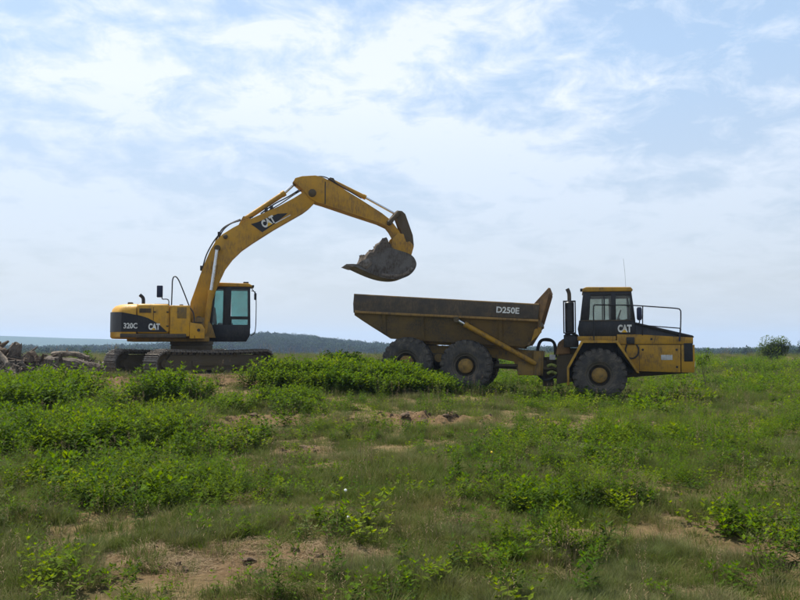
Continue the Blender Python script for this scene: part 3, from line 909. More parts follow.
    b = MB(); b.prism([(6.62, 5.52), (6.72, 5.63), (6.90, 5.62), (7.02, 5.52), (7.28, 4.80), (7.32, 4.44), (7.12, 4.28), (6.96, 4.45), (6.96, 4.74), (6.76, 5.30)], -0.2, 0.2, 0.02); b.build('power_link', 'frame', T)
    # --- bucket, curled and full
    bk = empty('bucket'); bk.parent = T
    prof = [(5.18, 3.66), (5.63, 3.46), (6.07, 3.31), (6.45, 3.25), (6.78, 3.27), (7.06, 3.38), (7.25, 3.58), (7.31, 3.78), (7.22, 3.99), (7.05, 4.11), (6.80, 4.19), (6.52, 4.27)]
    P3 = arc([(u, 0, w) for u, w in prof], 3)
    b = MB()
    outer = [(p.x, p.z) for p in P3]
    inner = []
    for i, p in enumerate(P3):
        d = (P3[min(i + 1, len(P3) - 1)] - P3[max(i - 1, 0)]).normalized()
        inner.append((p.x - d.z * 0.04, p.z + d.x * 0.04))
    ra = [[(u, v, w) for u, w in outer] for v in (-0.57, 0.57)]
    rb = [[(u, v, w) for u, w in inner] for v in (-0.57, 0.57)]
    n = len(outer)
    for i in range(n - 1):
        b.sheet([(ra[0][i], ra[0][i + 1], ra[1][i + 1], ra[1][i]), (rb[0][i], rb[1][i], rb[1][i + 1], rb[0][i + 1])])
    b.sheet([(ra[0][0], ra[1][0], rb[1][0], rb[0][0]), (ra[0][-1], rb[0][-1], rb[1][-1], ra[1][-1])])
    bmesh.ops.remove_doubles(b.bm, verts=b.bm.verts[:], dist=1e-4)
    b.build('bucket_shell', 'bucket', bk)
    side = outer + [(6.36, 4.30), (6.05, 4.12), (5.70, 3.92), (5.40, 3.78)]
    for v in (-0.60, 0.57):
        b = MB(); b.prism(side, v, v + 0.03); b.build('side_plate', 'bucket', bk)
    b = MB(); b.prism([(5.30, 3.72), (5.62, 3.56), (5.80, 3.75), (5.72, 3.93), (5.45, 3.84)], -0.625, -0.602, 0.006); b.build('side_cutter', 'track', bk)
    for v in (-0.36, 0.32):
        b = MB(); b.prism([(6.44, 4.18), (6.80, 4.02), (7.16, 3.98), (7.28, 4.40), (7.14, 4.56), (7.0, 4.52), (6.92, 4.80), (6.74, 4.84), (6.56, 4.66)], v, v + 0.04, 0.01); b.build('bucket_ear', 'yellow_boom', bk)
    b = MB(); b.prism([(6.10, 3.36), (6.48, 3.30), (6.80, 3.33), (7.05, 3.44), (7.20, 3.62), (7.10, 3.66), (6.97, 3.51), (6.75, 3.42), (6.48, 3.39), (6.14, 3.44)], -0.622, -0.602, 0.004); b.build('wear_plate', 'track', bk)
    for k in range(5):
        v = -0.52 + k * 0.26
        b = MB(); b.loft([[(5.32, v - 0.05, 3.63), (5.32, v + 0.05, 3.63), (5.30, v + 0.05, 3.72), (5.30, v - 0.05, 3.72)], [(5.16, v - 0.06, 3.63), (5.16, v + 0.06, 3.63), (5.17, v + 0.06, 3.73), (5.17, v - 0.06, 3.73)],
                          [(4.93, v - 0.035, 3.70), (4.93, v + 0.035, 3.70), (4.93, v + 0.035, 3.72), (4.93, v - 0.035, 3.72)]]); b.build('tooth', 'track', bk)
    # the load, a thing of its own
    load = empty('soil_load', T.location, T.rotation_euler.z)
    pr = random.Random(5)
    rings = []
    ridge = [(5.42, 3.80), (5.52, 4.02), (5.66, 4.10), (5.78, 4.20), (5.92, 4.26), (6.03, 4.43), (6.16, 4.52), (6.26, 4.66), (6.36, 4.70), (6.46, 4.52), (6.54, 4.34)]
    for k, (u, w) in enumerate(ridge):
        base = np.interp(u, [5.4, 6.0, 6.6], [3.70, 3.70, 3.8])
        ring = []
        for a in range(11):
            f_ = a / 10
            v = -0.56 + 1.12 * f_
            hgt = (math.sin(math.pi * min(1, max(0, f_))) ** 0.55)
            low = np.interp(u, [5.4, 6.05, 6.4, 6.6], [3.76, 4.08, 4.28, 4.25])
            ring.append((u + pr.uniform(-0.03, 0.03), v, low + (w - low) * hgt + pr.uniform(-0.05, 0.05) * (0.2 + hgt)))
        ring += [(u, 0.56, float(base)), (u, -0.56, float(base))]
        rings.append(ring)
    MB().loft(rings).build('heap', 'soil_grey', load, smooth=0)
    rc = np.random.RandomState(2)
    for k in range(16):
        j = rc.randint(1, 10)
        u, w = ridge[j]
        c = Vector((u + rc.uniform(-.1, .1), rc.uniform(-0.45, 0.4), w - 0.05 + rc.uniform(-.03, .03)))
        clod_mesh(c, rc.uniform(0.05, 0.11), rc, 'clod', 'soil_grey', load)
    tag(load, 'heap of grey brown soil carried in the raised bucket', 'soil')
    return T


def clod_mesh(c, r, rs_, name, mat, parent=None, flat=0.6):
    b = MB()
    bmesh.ops.create_icosphere(b.bm, subdivisions=2, radius=1.0)
    ph = rs_.uniform(0, 9, 3)
    for v in b.bm.verts:
        p = v.co
        k = 1 + 0.28 * math.sin(2.3 * p.x + ph[0]) * math.cos(2.9 * p.y + ph[1]) + 0.2 * math.sin(4.1 * p.z + ph[2] + p.x * 3) + rs_.uniform(-0.14, 0.14)
        k *= 1 + 0.22 * math.sin(7 * p.x + ph[1]) * math.sin(6 * p.y + ph[2])
        v.co = Vector((p.x * k * 1.35, p.y * k, p.z * k * flat)) * r
    bmesh.ops.rotate(b.bm, verts=b.bm.verts[:], cent=(0, 0, 0), matrix=Matrix.Rotation(rs_.uniform(0, 6.28), 3, 'Z'))
    o = b.build(name, mat, parent, smooth=0)
    o.location = c
    return o


build_excavator()


# ------------------------------------------------------------------ articulated dump truck
def build_truck():
    T = empty('dump_truck', (6.10, 25.32, 0.0), R(-12))
    tag(T, 'yellow six wheeled articulated dump truck parked side on with an open muddy bed', 'dump truck')
    TL = Matrix.Translation((-3.97, 0, 0.255)) @ Matrix.Rotation(R(2.7), 4, 'Y')

    # --- wheels
    def tyre_bm():
        b_ = MB()
        r = 0.80
        b_.lathe([(-0.30, 0.36), (-0.335, 0.42), (-0.345, 0.52), (-0.335, 0.62), (-0.30, 0.71), (-0.25, 0.755), (-0.12, 0.765), (0.12, 0.765), (0.25, 0.755), (0.30, 0.71),
                  (0.335, 0.62), (0.345, 0.52), (0.335, 0.42), (0.30, 0.36)], (0, 0, 0), 56, cap=False)
        nl = 22
        for k in range(nl):
            for s, off in ((-1, 0.0), (1, 0.5)):
                a = 2 * math.pi * (k + off) / nl
                ring = []
                for (y, rr_, da, wd) in ((s * 0.02, 0.80, 0.10, 0.06), (s * 0.20, 0.80, 0.02, 0.07), (s * 0.30, 0.77, -0.01, 0.078), (s * 0.338, 0.70, -0.015, 0.07)):
                    w_ = wd / rr_
                    q = []
                    for (aa, r2) in ((a + da - w_, rr_ - 0.055), (a + da - w_ * 0.8, rr_), (a + da + w_ * 0.8, rr_), (a + da + w_, rr_ - 0.055)):
                        q.append((r2 * math.cos(aa), y, r2 * math.sin(aa)))
                    ring.append(q)
                b_.loft(ring)
        return b_
    tyre0 = rim0 = hub0 = None
    for (u, z, trailer) in ((0, 0.80, False), (0, 0.80, True), (-1.83, 0.80, True)):
        for s in (-1, 1):
            w = empty('wheel'); w.parent = T
            m = Matrix.Translation((u, s * 1.05, z)) @ Matrix.Rotation(rnd.uniform(0, 6), 4, 'Y')
            if s > 0:
                m = Matrix.Translation((u, s * 1.05, z)) @ Matrix.Rotation(math.pi, 4, 'Z') @ Matrix.Rotation(rnd.uniform(0, 6), 4, 'Y')
            w.matrix_local = (TL @ m) if trailer else m
            if tyre0 is None:
                tyre0 = tyre_bm().build('tyre', 'rubber', w, smooth=35)
                tyre0.matrix_local = Matrix.Identity(4)
                b = MB(); b.lathe([(-0.31, 0.43), (-0.335, 0.41), (-0.32, 0.385), (-0.27, 0.36), (-0.26, 0.31), (-0.06, 0.30), (-0.04, 0.21), (0.2, 0.21), (0.3, 0.40)], (0, 0, 0), 40, cap=False)
                rim0 = b.build('rim', 'rim_grey', w)
                b = MB(); b.lathe([(-0.335, 0.0), (-0.335, 0.06), (-0.32, 0.09), (-0.315, 0.17), (-0.29, 0.215), (-0.24, 0.23), (-0.05, 0.225)], (0, 0, 0), 32, cap=False)
                for k in range(12):
                    a = k * math.pi / 6
                    b.lathe([(-0.335, 0.0), (-0.335, 0.014), (-0.27, 0.014), (-0.27, 0.0)], (0.185 * math.cos(a), 0, 0.19 * math.sin(a)), 6)
                hub0 = b.build('hub', 'rim', w)
            else:
                for o in (tyre0, rim0, hub0):
                    share(o, w)
    # --- rear frame
    b = MB()
    for s in (-1, 1):
        b.prism([(-2.55, 1.12), (-2.45, 1.36), (1.3, 1.40), (1.75, 1.36), (2.28, 1.36), (2.28, 0.66), (1.55, 0.58), (1.40, 1.0), (0.8, 1.08), (-2.4, 1.04)], s * 0.48 - 0.06, s * 0.48 + 0.06, 0.01)
    b.box((1.55, -0.42, 0.6), (2.28, 0.42, 1.34), 0.02); b.box((-2.4, -0.42, 1.05), (-2.25, 0.42, 1.32)); b.box((-1.0, -0.42, 1.1), (-0.8, 0.42, 1.3))
    b.build('rear_frame', 'frame_y', T, matrix=TL)
    for u in (0, -1.83):
        b = MB(); b.tube([(u, -0.8, 0.8), (u, -0.35, 0.8), (u, -0.2, 0.8), (u, 0.2, 0.8), (u, 0.35, 0.8), (u, 0.8, 0.8)], [0.16, 0.16, 0.27, 0.27, 0.16, 0.16], 16); b.build('axle', 'frame', T, matrix=TL)
    for s in (-1, 1):
        b = MB(); b.prism([(-1.95, 0.72), (-1.95, 0.92), (-1.15, 1.14), (-0.68, 1.14), (0.12, 0.92), (0.12, 0.72), (-0.7, 0.86), (-1.1, 0.86)], s * 0.62 - 0.07, s * 0.62 + 0.07, 0.02)
        b.build('bogie_beam', 'frame', T, matrix=TL)
        b = MB(); b.lathe([(-0.12, 0.0), (-0.12, 0.13), (0.12, 0.13), (0.12, 0.0)], (-0.91, s * 0.72, 1.0), 18); b.build('bogie_pivot', 'frame_y', T, matrix=TL)
    b = MB(); b.tube([(0.2, 0, 0.82), (2.6, 0, 0.80)], 0.07, 12); b.build('drive_shaft', 'frame', T, matrix=TL)
    b = MB(); b.tube([(0.85, -0.62, 0.86), (1.55, -0.62, 0.88)], 0.045, 10); b.tube([(1.52, -0.62, 0.88), (1.62, -0.62, 0.88)], 0.075, 10); b.build('suspension_rod', 'frame', T, matrix=TL)
    b = MB(); b.box((1.52, -0.70, 0.6), (2.0, -0.54, 1.02), 0.02); b.build('hoist_bracket', 'frame_y', T, matrix=TL)
    b = MB(); b.prism([(1.98, 0.62), (2.22, 0.62), (2.22, 1.34), (1.98, 1.34)], -0.66, -0.54, 0.015); b.build('hitch_plate', 'frame_y', T, matrix=TL)
    # --- dump bed: shell of sections along its length
    st = [(-3.55, 2.82, 2.34, 2.20, 1.30), (-3.30, 2.815, 2.335, 2.04, 1.24), (-3.00, 2.81, 2.33, 1.86, 1.17), (-2.42, 2.80, 2.325, 1.52, 1.00), (-1.0, 2.775, 2.30, 1.50, 0.96), (0.5, 2.745, 2.27, 1.48, 0.95), (1.70, 2.72, 2.25, 1.46, 0.94), (1.90, 2.71, 2.245, 1.56, 0.96), (2.10, 2.705, 2.24, 1.95, 1.12)]
    rings = []
    for (u, zt, zb, zf, vb) in st:
        t_ = 0.06
        o_ = [(-1.36, zt), (-1.36, zb), (-vb, zf), (vb, zf), (1.36, zb), (1.36, zt)]
        i_ = [(1.36 - t_, zt), (1.36 - t_, zb), (vb - t_, zf + t_), (-vb + t_, zf + t_), (-1.36 + t_, zb), (-1.36 + t_, zt)]
        rings.append([(u, v, w) for v, w in o_ + i_])
    bed = MB().loft(rings).build('bed_shell', 'bed', T, smooth=25, matrix=TL)
    b = MB(); b.prism([(1.86, 1.50), (2.10, 1.92), (2.18, 2.10), (2.12, 2.70), (2.06, 2.70), (2.10, 2.12), (2.02, 1.95), (1.80, 1.52)], -1.0, 1.0); b.prism([(2.14, 2.05), (2.20, 2.10), (2.12, 2.705), (2.06, 2.70)], -1.36, 1.36)
    b.build('bed_front_wall', 'bed', bed)
    for s in (-1, 1):
        y0, y1 = (s * 1.362, s * 1.42) if s > 0 else (s * 1.42, s * 1.362)
        b = MB(); b.prism([(-3.57, 2.83), (-3.58, 2.55), (-3.555, 2.27), (-3.30, 2.34), (2.10, 2.30), (2.14, 2.715)], y0, y1, 0.01); band = b.build('side_band', 'bed_dark', bed)
        b = MB(); b.prism([(-3.52, 2.36), (-3.52, 2.26), (-3.30, 2.265), (2.12, 2.22), (2.12, 2.295), (-3.30, 2.335)], y0 - (0.02 if s < 0 else -0.0), y1 + (0.02 if s > 0 else 0), 0.012); b.build('lower_rail', 'bed_edge', bed)
        b = MB(); b.tube([(-3.57, s * 1.385, 2.835), (2.12, s * 1.385, 2.725)], 0.034, 8); b.build('top_rail', 'bed', bed)
        for u in (-2.6, -1.4, -0.2, 1.0):
            zf, vb, zb = np.interp(u, [q_[0] for q_ in st], [q_[3] for q_ in st]), np.interp(u, [q_[0] for q_ in st], [q_[4] for q_ in st]), np.interp(u, [q_[0] for q_ in st], [q_[2] for q_ in st])
            if u == -0.2: continue
            b = MB(); b.loft([[(u - 0.05, s * 1.361, zb - 0.05), (u + 0.05, s * 1.361, zb - 0.05), (u + 0.05, s * 1.385, zb - 0.05), (u - 0.05, s * 1.385, zb - 0.05)],
                              [(u - 0.05, s * (vb + 0.0), zf + 0.05), (u + 0.05, s * (vb + 0.0), zf + 0.05), (u + 0.05, s * (vb + 0.05), zf + 0.05), (u - 0.05, s * (vb + 0.05), zf + 0.05)]])
            b.build('side_rib', 'bed', bed)
        if s < 0:
            text_part('model_lettering', 'D250E', 'white', band, (0.87, -1.4225, 2.445), 0.68, 0.19, R(-1.2), 0.03)
    b = MB(); b.prism([(1.93, 2.71), (1.99, 2.71), (2.42, 3.14), (2.44, 3.24), (2.38, 3.25)], -1.36, 1.36, 0.01)
    for s in (-1.36, -0.45, 0.45, 1.30):
        b.prism([(2.12, 2.30), (2.20, 2.20), (2.44, 3.16), (2.40, 3.16), (2.02, 2.74)], s, s + 0.06, 0.008)
    b.build('rock_guard', 'bed_rust', bed)
    b = MB(); b.prism([(2.02, 2.05), (2.20, 2.10), (2.22, 1.92), (1.92, 1.62)], -1.18, -1.06, 0.01); b.build('bed_corner_gusset', 'yellow_dump', bed)
    b = MB()
    for v in (-0.6, 0.6):
        b.box((-2.3, v - 0.08, 1.40), (1.7, v + 0.08, 1.52), 0.01)
    b.build('bed_runner', 'frame_y', bed)
    # hoist rams
    for s in (-1, 1):
        p0, p1 = Vector((2.02, s * 0.78, 0.98)), Vector((-0.32, s * 1.43, 2.19))
        d = (p1 - p0).normalized()
        mid = p0 + (p1 - p0) * 0.90
        b = MB(); b.tube([p0 - d * 0.05, p0 + d * 0.05, mid - d * 0.1, mid - d * 0.099, mid], [0.06, 0.082, 0.082, 0.095, 0.095], 14); h = b.build('hoist_cylinder', 'yellow_dump', T, matrix=TL)
        b = MB(); b.tube([mid - d * 0.02, p1], 0.05, 10); b.build('rod', 'chrome', h)
        b = MB(); b.lathe([(-0.06, 0), (-0.06, 0.085), (0.06, 0.085), (0.06, 0)], p1, 14); b.build('rod_eye', 'frame', h)
    # --- hitch and hoses
    for v in (-0.14, -0.04, 0.07, 0.16):
        b = MB(); b.tube(arc([(-1.83, v, 1.32), (-1.82, v, 1.62), (-1.72, v, 1.83), (-1.52, v, 1.88 - abs(v) * 0.2), (-1.36, v, 1.80), (-1.29, v, 1.62), (-1.29, v, 1.30)], 5), 0.045, 9); b.build('hydraulic_hose', 'hose', T)
    b = MB()
    b.tube([(-1.75, 0, 0.95), (-1.2, 0, 0.95)], 0.30, 20); b.tube([(-1.52, 0, 0.42), (-1.52, 0, 1.32)], 0.16, 16)
    b.box((-1.55, -0.3, 0.45), (-1.35, 0.3, 0.60), 0.02); b.box((-1.55, -0.3, 1.15), (-1.35, 0.3, 1.30), 0.02)
    b.build('hitch_joint', 'frame', T)
    for s in (-1, 1):
        b = MB(); b.tube([(-1.95, s * 0.42, 0.98), (-1.45, s * 0.42, 0.98)], 0.06, 10); b.tube([(-1.46, s * 0.42, 0.98), (-0.98, s * 0.42, 0.98)], 0.035, 10); b.build('steering_cylinder', 'frame', T)
    b = MB(); b.box((-1.46, -0.50, 1.24), (-1.28, -0.44, 1.40), 0.01); b.build('pale_hitch_plate', 'grey_plate', T)  # added pale plate standing in for the light patch at the hitch
    for z in (0.82, 1.04):
        b = MB(); b.tube(arc([(-1.52, -0.46, z), (-1.40, -0.50, z + 0.05), (-1.26, -0.46, z)], 4), 0.05, 10); b.build('grass_gap_tube', 'green_yellow', T)  # added tubes standing in for grass seen through gaps in the hoses
    b = MB()
    b.tube(arc([(-1.80, -0.30, 0.75), (-1.6, -0.45, 0.62), (-1.35, -0.45, 0.70), (-1.1, -0.40, 0.92)], 5), 0.035, 8); b.build('hydraulic_hose', 'hose', T)
    # --- tractor frame
    b = MB()
    b.prism([(-1.25, 0.5), (-1.25, 1.35), (-0.85, 1.60), (0.2, 1.60), (2.5, 1.1), (2.6, 0.86), (0.9, 0.72), (-0.6, 0.60)], -0.46, 0.46, 0.02)
    b.build('tractor_frame', 'frame', T)
    b = MB(); b.tube([(0, -0.85, 0.8), (0, -0.3, 0.8), (0, -0.2, 0.8), (0, 0.2, 0.8), (0, 0.3, 0.8), (0, 0.85, 0.8)], [0.17, 0.17, 0.28, 0.28, 0.17, 0.17], 16); b.build('axle', 'frame', T)
    b = MB(); b.prism([(-1.28, 1.38), (-1.20, 1.76), (-1.02, 1.90), (-0.86, 1.84), (-0.80, 1.42)], -0.55, 0.45, 0.06, 3); b.build('transmission_cover', 'bed_rust', T)
    b = MB(); b.box((-1.02, -0.86, 1.62), (-0.58, -0.40, 2.0), 0.03); b.lathe([(0, 0.08), (0.16, 0.08)], (-0.9, -0.7, 1.9), 12, 'z'); b.tube(arc([(-1.0, -0.8, 1.95), (-0.8, -0.9, 2.05), (-0.6, -0.85, 1.95)], 4), 0.04, 8)
    b.build('air_tank', 'black', T)
    # fenders: bent sheet over the wheel
    for s in (-1, 1):
        path = [(-0.93, 0.50), (-0.93, 1.03), (-0.50, 1.82), (0.52, 1.82), (1.12, 0.88)]
        inn = [(-0.87, 0.50), (-0.87, 1.01), (-0.46, 1.755), (0.485, 1.755), (1.05, 0.88)]
        y0, y1 = (-1.42, -0.62) if s < 0 else (0.62, 1.42)
        b = MB(); b.prism(path + inn[::-1], y0, y1, 0.006); b.build('fender', 'yellow_dump', T)
        b = MB(); b.prism([(-0.86, 0.7), (-0.86, 1.0), (-0.45, 1.75), (0.48, 1.75), (1.0, 0.88), (0.4, 0.7)], s * 0.62 - 0.015, s * 0.62 + 0.015); b.build('wheel_well', 'black', T)
    # lower yellow band between fender and cab
    b = MB(); b.box((-0.62, -1.0, 1.824), (0.50, 1.0, 1.95), 0.015); b.build('cab_deck', 'yellow_dump', T)
    # --- hood
    hood = MB().prism([(0.52, 1.45), (1.05, 0.90), (2.62, 0.90), (2.64, 1.90), (1.05, 2.34), (0.52, 2.40)], -0.94, 0.94, 0.02).build('hood', 'black', T)
    b = MB(); b.prism([(1.10, 0.92), (2.30, 0.89), (2.31, 1.69), (0.62, 1.69)], -1.0, -0.942, 0.012); sp = b.build('side_panel', 'yellow_dump', hood)
    b = MB(); b.prism([(1.10, 0.92), (2.30, 0.89), (2.31, 1.69), (0.62, 1.69)], 0.942, 1.0, 0.012); b.build('side_panel', 'yellow_dump', hood)
    b = MB(); b.prism([(0.525, 1.71), (2.66, 1.71), (2.66, 1.90), (1.1, 2.0), (0.525, 2.0)], -1.0, -0.942, 0.012); b.build('upper_panel', 'yellow_dump', hood)
    b = MB(); b.prism([(0.525, 1.71), (2.66, 1.71), (2.66, 1.90), (1.1, 2.0), (0.525, 2.0)], 0.942, 1.0, 0.012); b.build('upper_panel', 'yellow_dump', hood)
    b = MB(); b.prism([(2.325, 0.89), (2.68, 0.89), (2.70, 1.22), (2.70, 1.695), (2.325, 1.695)], -1.0, 1.0, 0.015); b.build('front_nose', 'yellow_dump', hood)
    b = MB(); b.prism([(1.02, 2.37), (2.66, 1.965), (2.70, 1.92), (2.62, 1.86), (1.02, 2.30)], -0.97, 0.97, 0.02); b.build('hood_top', 'black', hood)
    gr = MB().box((2.40, -1.012, 1.21), (2.645, -0.99, 1.74), 0.008).build('side_grille', 'black', hood)
    for k in range(9):
        z = 1.25 + k * 0.055
        b = MB(); b.box((2.415, -1.022, z), (2.63, -1.0125, z + 0.03)); b.build('grille_slat', 'decal', gr)
    b = MB(); b.box((2.701, -0.8, 1.0), (2.72, 0.8, 1.64), 0.01); b.build('front_grille', 'black', hood)
    for s in (-0.82, 0.68):
        b = MB(); b.box((2.701, s, 1.05), (2.73, s + 0.14, 1.22), 0.01); b.build('headlight', 'lamp_glass', hood)
    pl = MB().box((1.76, -1.006, 1.25), (2.08, -1.0005, 1.40), 0.002).build('number_plate', 'grey_plate', hood)
    b = MB(); b.tube(arc([(0.80, -1.02, 1.70), (0.76, -1.02, 1.52), (0.82, -1.02, 1.34), (0.98, -1.02, 1.30), (1.10, -1.02, 1.40), (1.13, -1.02, 1.56), (1.08, -1.02, 1.70)], 5), 0.022, 8); b.build('hose_loop', 'hose', hood)
    b = MB(); b.box((0.79, -1.05, 1.72), (1.02, -0.96, 1.92), 0.015); b.build('control_box', 'black', hood)
    for (u, z) in ((1.50, 1.86), (1.25, 1.55), (2.2, 1.55), (2.2, 1.05)):
        b = MB(); b.lathe([(-0.012, 0.0), (-0.012, 0.03), (0, 0.035), (0, 0)], (u, -1.0, z), 10); b.build('latch', 'black', hood)
    b = MB(); b.box((1.145, -1.003, 0.94), (1.155, -0.999, 1.67)); b.build('panel_seam', 'black', hood)
    # --- cab
    cab = empty('cab'); cab.parent = T
    v0, v1 = -0.97, 0.70
    b = MB(); b.prism([(-0.56, 1.955), (1.06, 1.955), (1.06, 2.42), (-0.55, 2.42), (-0.6, 2.2)], v0, v0 + 0.06, 0.012); b.prism([(-0.56, 1.955), (1.06, 1.955), (1.06, 2.42), (-0.55, 2.42), (-0.6, 2.2)], v1 - 0.06, v1, 0.012)
    b.box((-0.55, v0 + 0.06, 1.955), (1.0, v1 - 0.06, 2.03)); b.box((-0.56, v0 + 0.06, 2.03), (-0.50, v1 - 0.06, 2.42)); b.box((1.0, v0 + 0.06, 2.03), (1.06, v1 - 0.06, 2.42))
    shell = b.build('cab_shell', 'black', cab)
    text_part('maker_lettering', 'CAT', 'white', shell, (0.55, v0 - 0.004, 2.06), 0.40, 0.23, 0, 0.05)
    b = MB(); b.prism([(0.66, 2.06), (0.82, 2.06), (0.74, 2.15)], v0 - 0.014, v0 - 0.0105); b.build('logo_triangle', 'letter_yellow', shell)
    b = MB(); b.box((-0.50, v0 - 0.015, 2.395), (0.98, v0 - 0.001, 2.435), 0.004); b.build('door_sill', 'bed_dark', shell)
    for v in (v0, v1 - 0.06):
        for poly in ([(-0.53, 2.42), (-0.27, 2.42), (-0.25, 2.62), (-0.22, 3.27), (-0.43, 3.27)], [(0.37, 2.42), (0.51, 2.42), (0.51, 3.27), (0.37, 3.27)], [(0.93, 2.42), (1.06, 2.42), (0.96, 3.27), (0.91, 3.27)]):
            b = MB(); b.prism(poly, v + 0.002, v + 0.058, 0.01); b.build('pillar', 'black', cab)
        b = MB(); b.box((-0.42, v + 0.004, 3.15), (0.95, v + 0.056, 3.272), 0.01); b.build('roof_rail', 'black', cab)
        b = MB(); b.box((0.155, v + 0.012, 2.44), (0.195, v + 0.05, 3.15), 0.004); b.build('window_bar', 'black', cab)
        for (u0, u1, gl) in ((-0.26, 0.155, 'glass'), (0.195, 0.37, 'glass'), (0.51, 0.935, 'glass')):
            b = MB(); b.box((u0, v + 0.026, 2.42), (u1, v + 0.032, 3.15)); b.build('window_pane', gl, cab)
    for u in (-0.43, 0.90):
        b = MB(); b.box((u, v0 + 0.06, 3.15), (u + 0.05, v1 - 0.06, 3.27), 0.01); b.build('roof_rail', 'black', cab)
    b = MB(); b.prism([(-0.50, 2.43), (-0.49, 2.43), (-0.40, 3.15), (-0.41, 3.15)], v0 + 0.06, v1 - 0.06); b.build('window_pane', 'glass', cab)
    b = MB(); b.prism([(1.02, 2.43), (1.03, 2.43), (0.945, 3.15), (0.935, 3.15)], v0 + 0.06, v1 - 0.06); b.build('windscreen', 'glass', cab)
    b = MB(); b.prism([(-0.46, 3.275), (0.99, 3.275), (1.0, 3.33), (0.94, 3.40), (-0.34, 3.42), (-0.44, 3.38)], v0 - 0.03, v1 + 0.03, 0.02, 3); rf = b.build('roof', 'yellow_dump', cab)
    b = MB(); b.box((-0.52, -0.95, 3.29), (-0.42, -0.80, 3.38), 0.015); b.build('roof_lamp', 'black', rf)
    b = MB(); b.tube([(0.86, 0.0, 3.40), (0.84, 0.0, 3.9), (0.80, 0.0, 4.35)], 0.0035, 6); b.build('antenna', 'black', rf)
    b = MB(); b.box((-0.30, -0.42, 2.08), (0.22, 0.12, 2.30), 0.04, 3); b.prism([(-0.42, 2.28), (-0.24, 2.28), (-0.33, 2.92), (-0.44, 2.92)], -0.40, 0.10, 0.04); b.build('seat', 'seat', cab)
    b = MB()
    ring = [(0.62 + 0.07 * math.cos(a), -0.15 + 0.21 * math.sin(a), 2.55 + 0.20 * math.cos(a)) for a in [k * math.pi / 10 for k in range(21)]]
    b.tube(ring, 0.018, 8); b.tube([(0.60, -0.15, 2.55), (0.80, -0.15, 2.2)], 0.025, 8); b.build('steering_wheel', 'black', cab)
    b = MB(); b.prism([(0.76, 2.03), (1.0, 2.03), (1.0, 2.52), (0.86, 2.50)], -0.8, 0.6, 0.03); b.build('dashboard', 'seat', cab)
    # --- exhaust and its guard
    ex = MB(); ex.lathe([(0, 0.0), (0, 0.10), (0.04, 0.135), (0.90, 0.135), (0.95, 0.09), (0.95, 0.0)], (-0.84, -0.90, 2.05), 20, 'z')
    ex = ex.build('muffler', 'black', T)
    b = MB(); b.tube(arc([(-0.84, -0.90, 2.95), (-0.84, -0.90, 3.12), (-0.85, -0.90, 3.26), (-0.90, -0.90, 3.38)], 5), 0.06, 12); b.build('exhaust_pipe', 'bed_dark', ex)
    b = MB()
    for (u, v) in ((-1.01, -1.04), (-0.67, -1.04), (-1.01, -0.76), (-0.67, -0.76)):
        b.tube([(u, v, 2.04), (u, v, 3.01)], 0.018, 6)
    for z in (2.05, 3.0):
        b.tube([(-1.01, -1.04, z), (-0.67, -1.04, z)], 0.018, 6); b.tube([(-1.01, -0.76, z), (-0.67, -0.76, z)], 0.018, 6); b.tube([(-1.01, -1.04, z), (-1.01, -0.76, z)], 0.018, 6); b.tube([(-0.67, -1.04, z), (-0.67, -0.76, z)], 0.018, 6)
    b.build('exhaust_guard', 'black', ex)
    # --- mirrors and rails
    b = MB(); b.lathe([(-0.19, 0.0), (-0.19, 0.05), (-0.14, 0.075), (0.14, 0.075), (0.19, 0.05), (0.19, 0.0)], (1.16, -1.16, 2.60), 14, 'z'); mir = b.build('mirror', 'blue_black', T)
    b = MB(); b.tube(arc([(1.16, -1.16, 2.42), (1.16, -1.13, 2.34), (1.1, -0.98, 2.30)], 4), 0.016, 6); b.build('mirror_arm', 'black', mir)
    b = MB()
    b.tube(arc([(-0.14, -1.15, 1.80), (-0.14, -1.15, 2.3), (-0.14, -1.15, 2.80), (-0.08, -1.15, 2.87), (0.1, -1.15, 2.87), (0.9, -1.15, 2.85), (1.7, -1.15, 2.79), (2.2, -1.15, 2.745), (2.30, -1.14, 2.70), (2.32, -1.12, 2.60), (2.31, -1.08, 2.2), (2.28, -1.03, 1.80)], 5), 0.018, 8)
    b.tube([(1.26, -1.15, 2.82), (1.25, -1.03, 1.97)], 0.016, 8)
    b.tube([(1.26, -1.10, 2.26), (2.31, -1.09, 2.17)], 0.016, 8)
    b.build('handrail', 'black', T)
    b = MB(); b.tube([(2.31, -1.06, 2.15), (2.28, -1.03, 1.80)], 0.024, 8); b.build('rail_socket', 'blue_black', T)
    b = MB()
    for k in range(3):
        b.box((1.25, -1.05, 0.42 + k * 0.18), (1.6, -0.85, 0.45 + k * 0.18))
    b.bm.free()
    return T


build_truck()


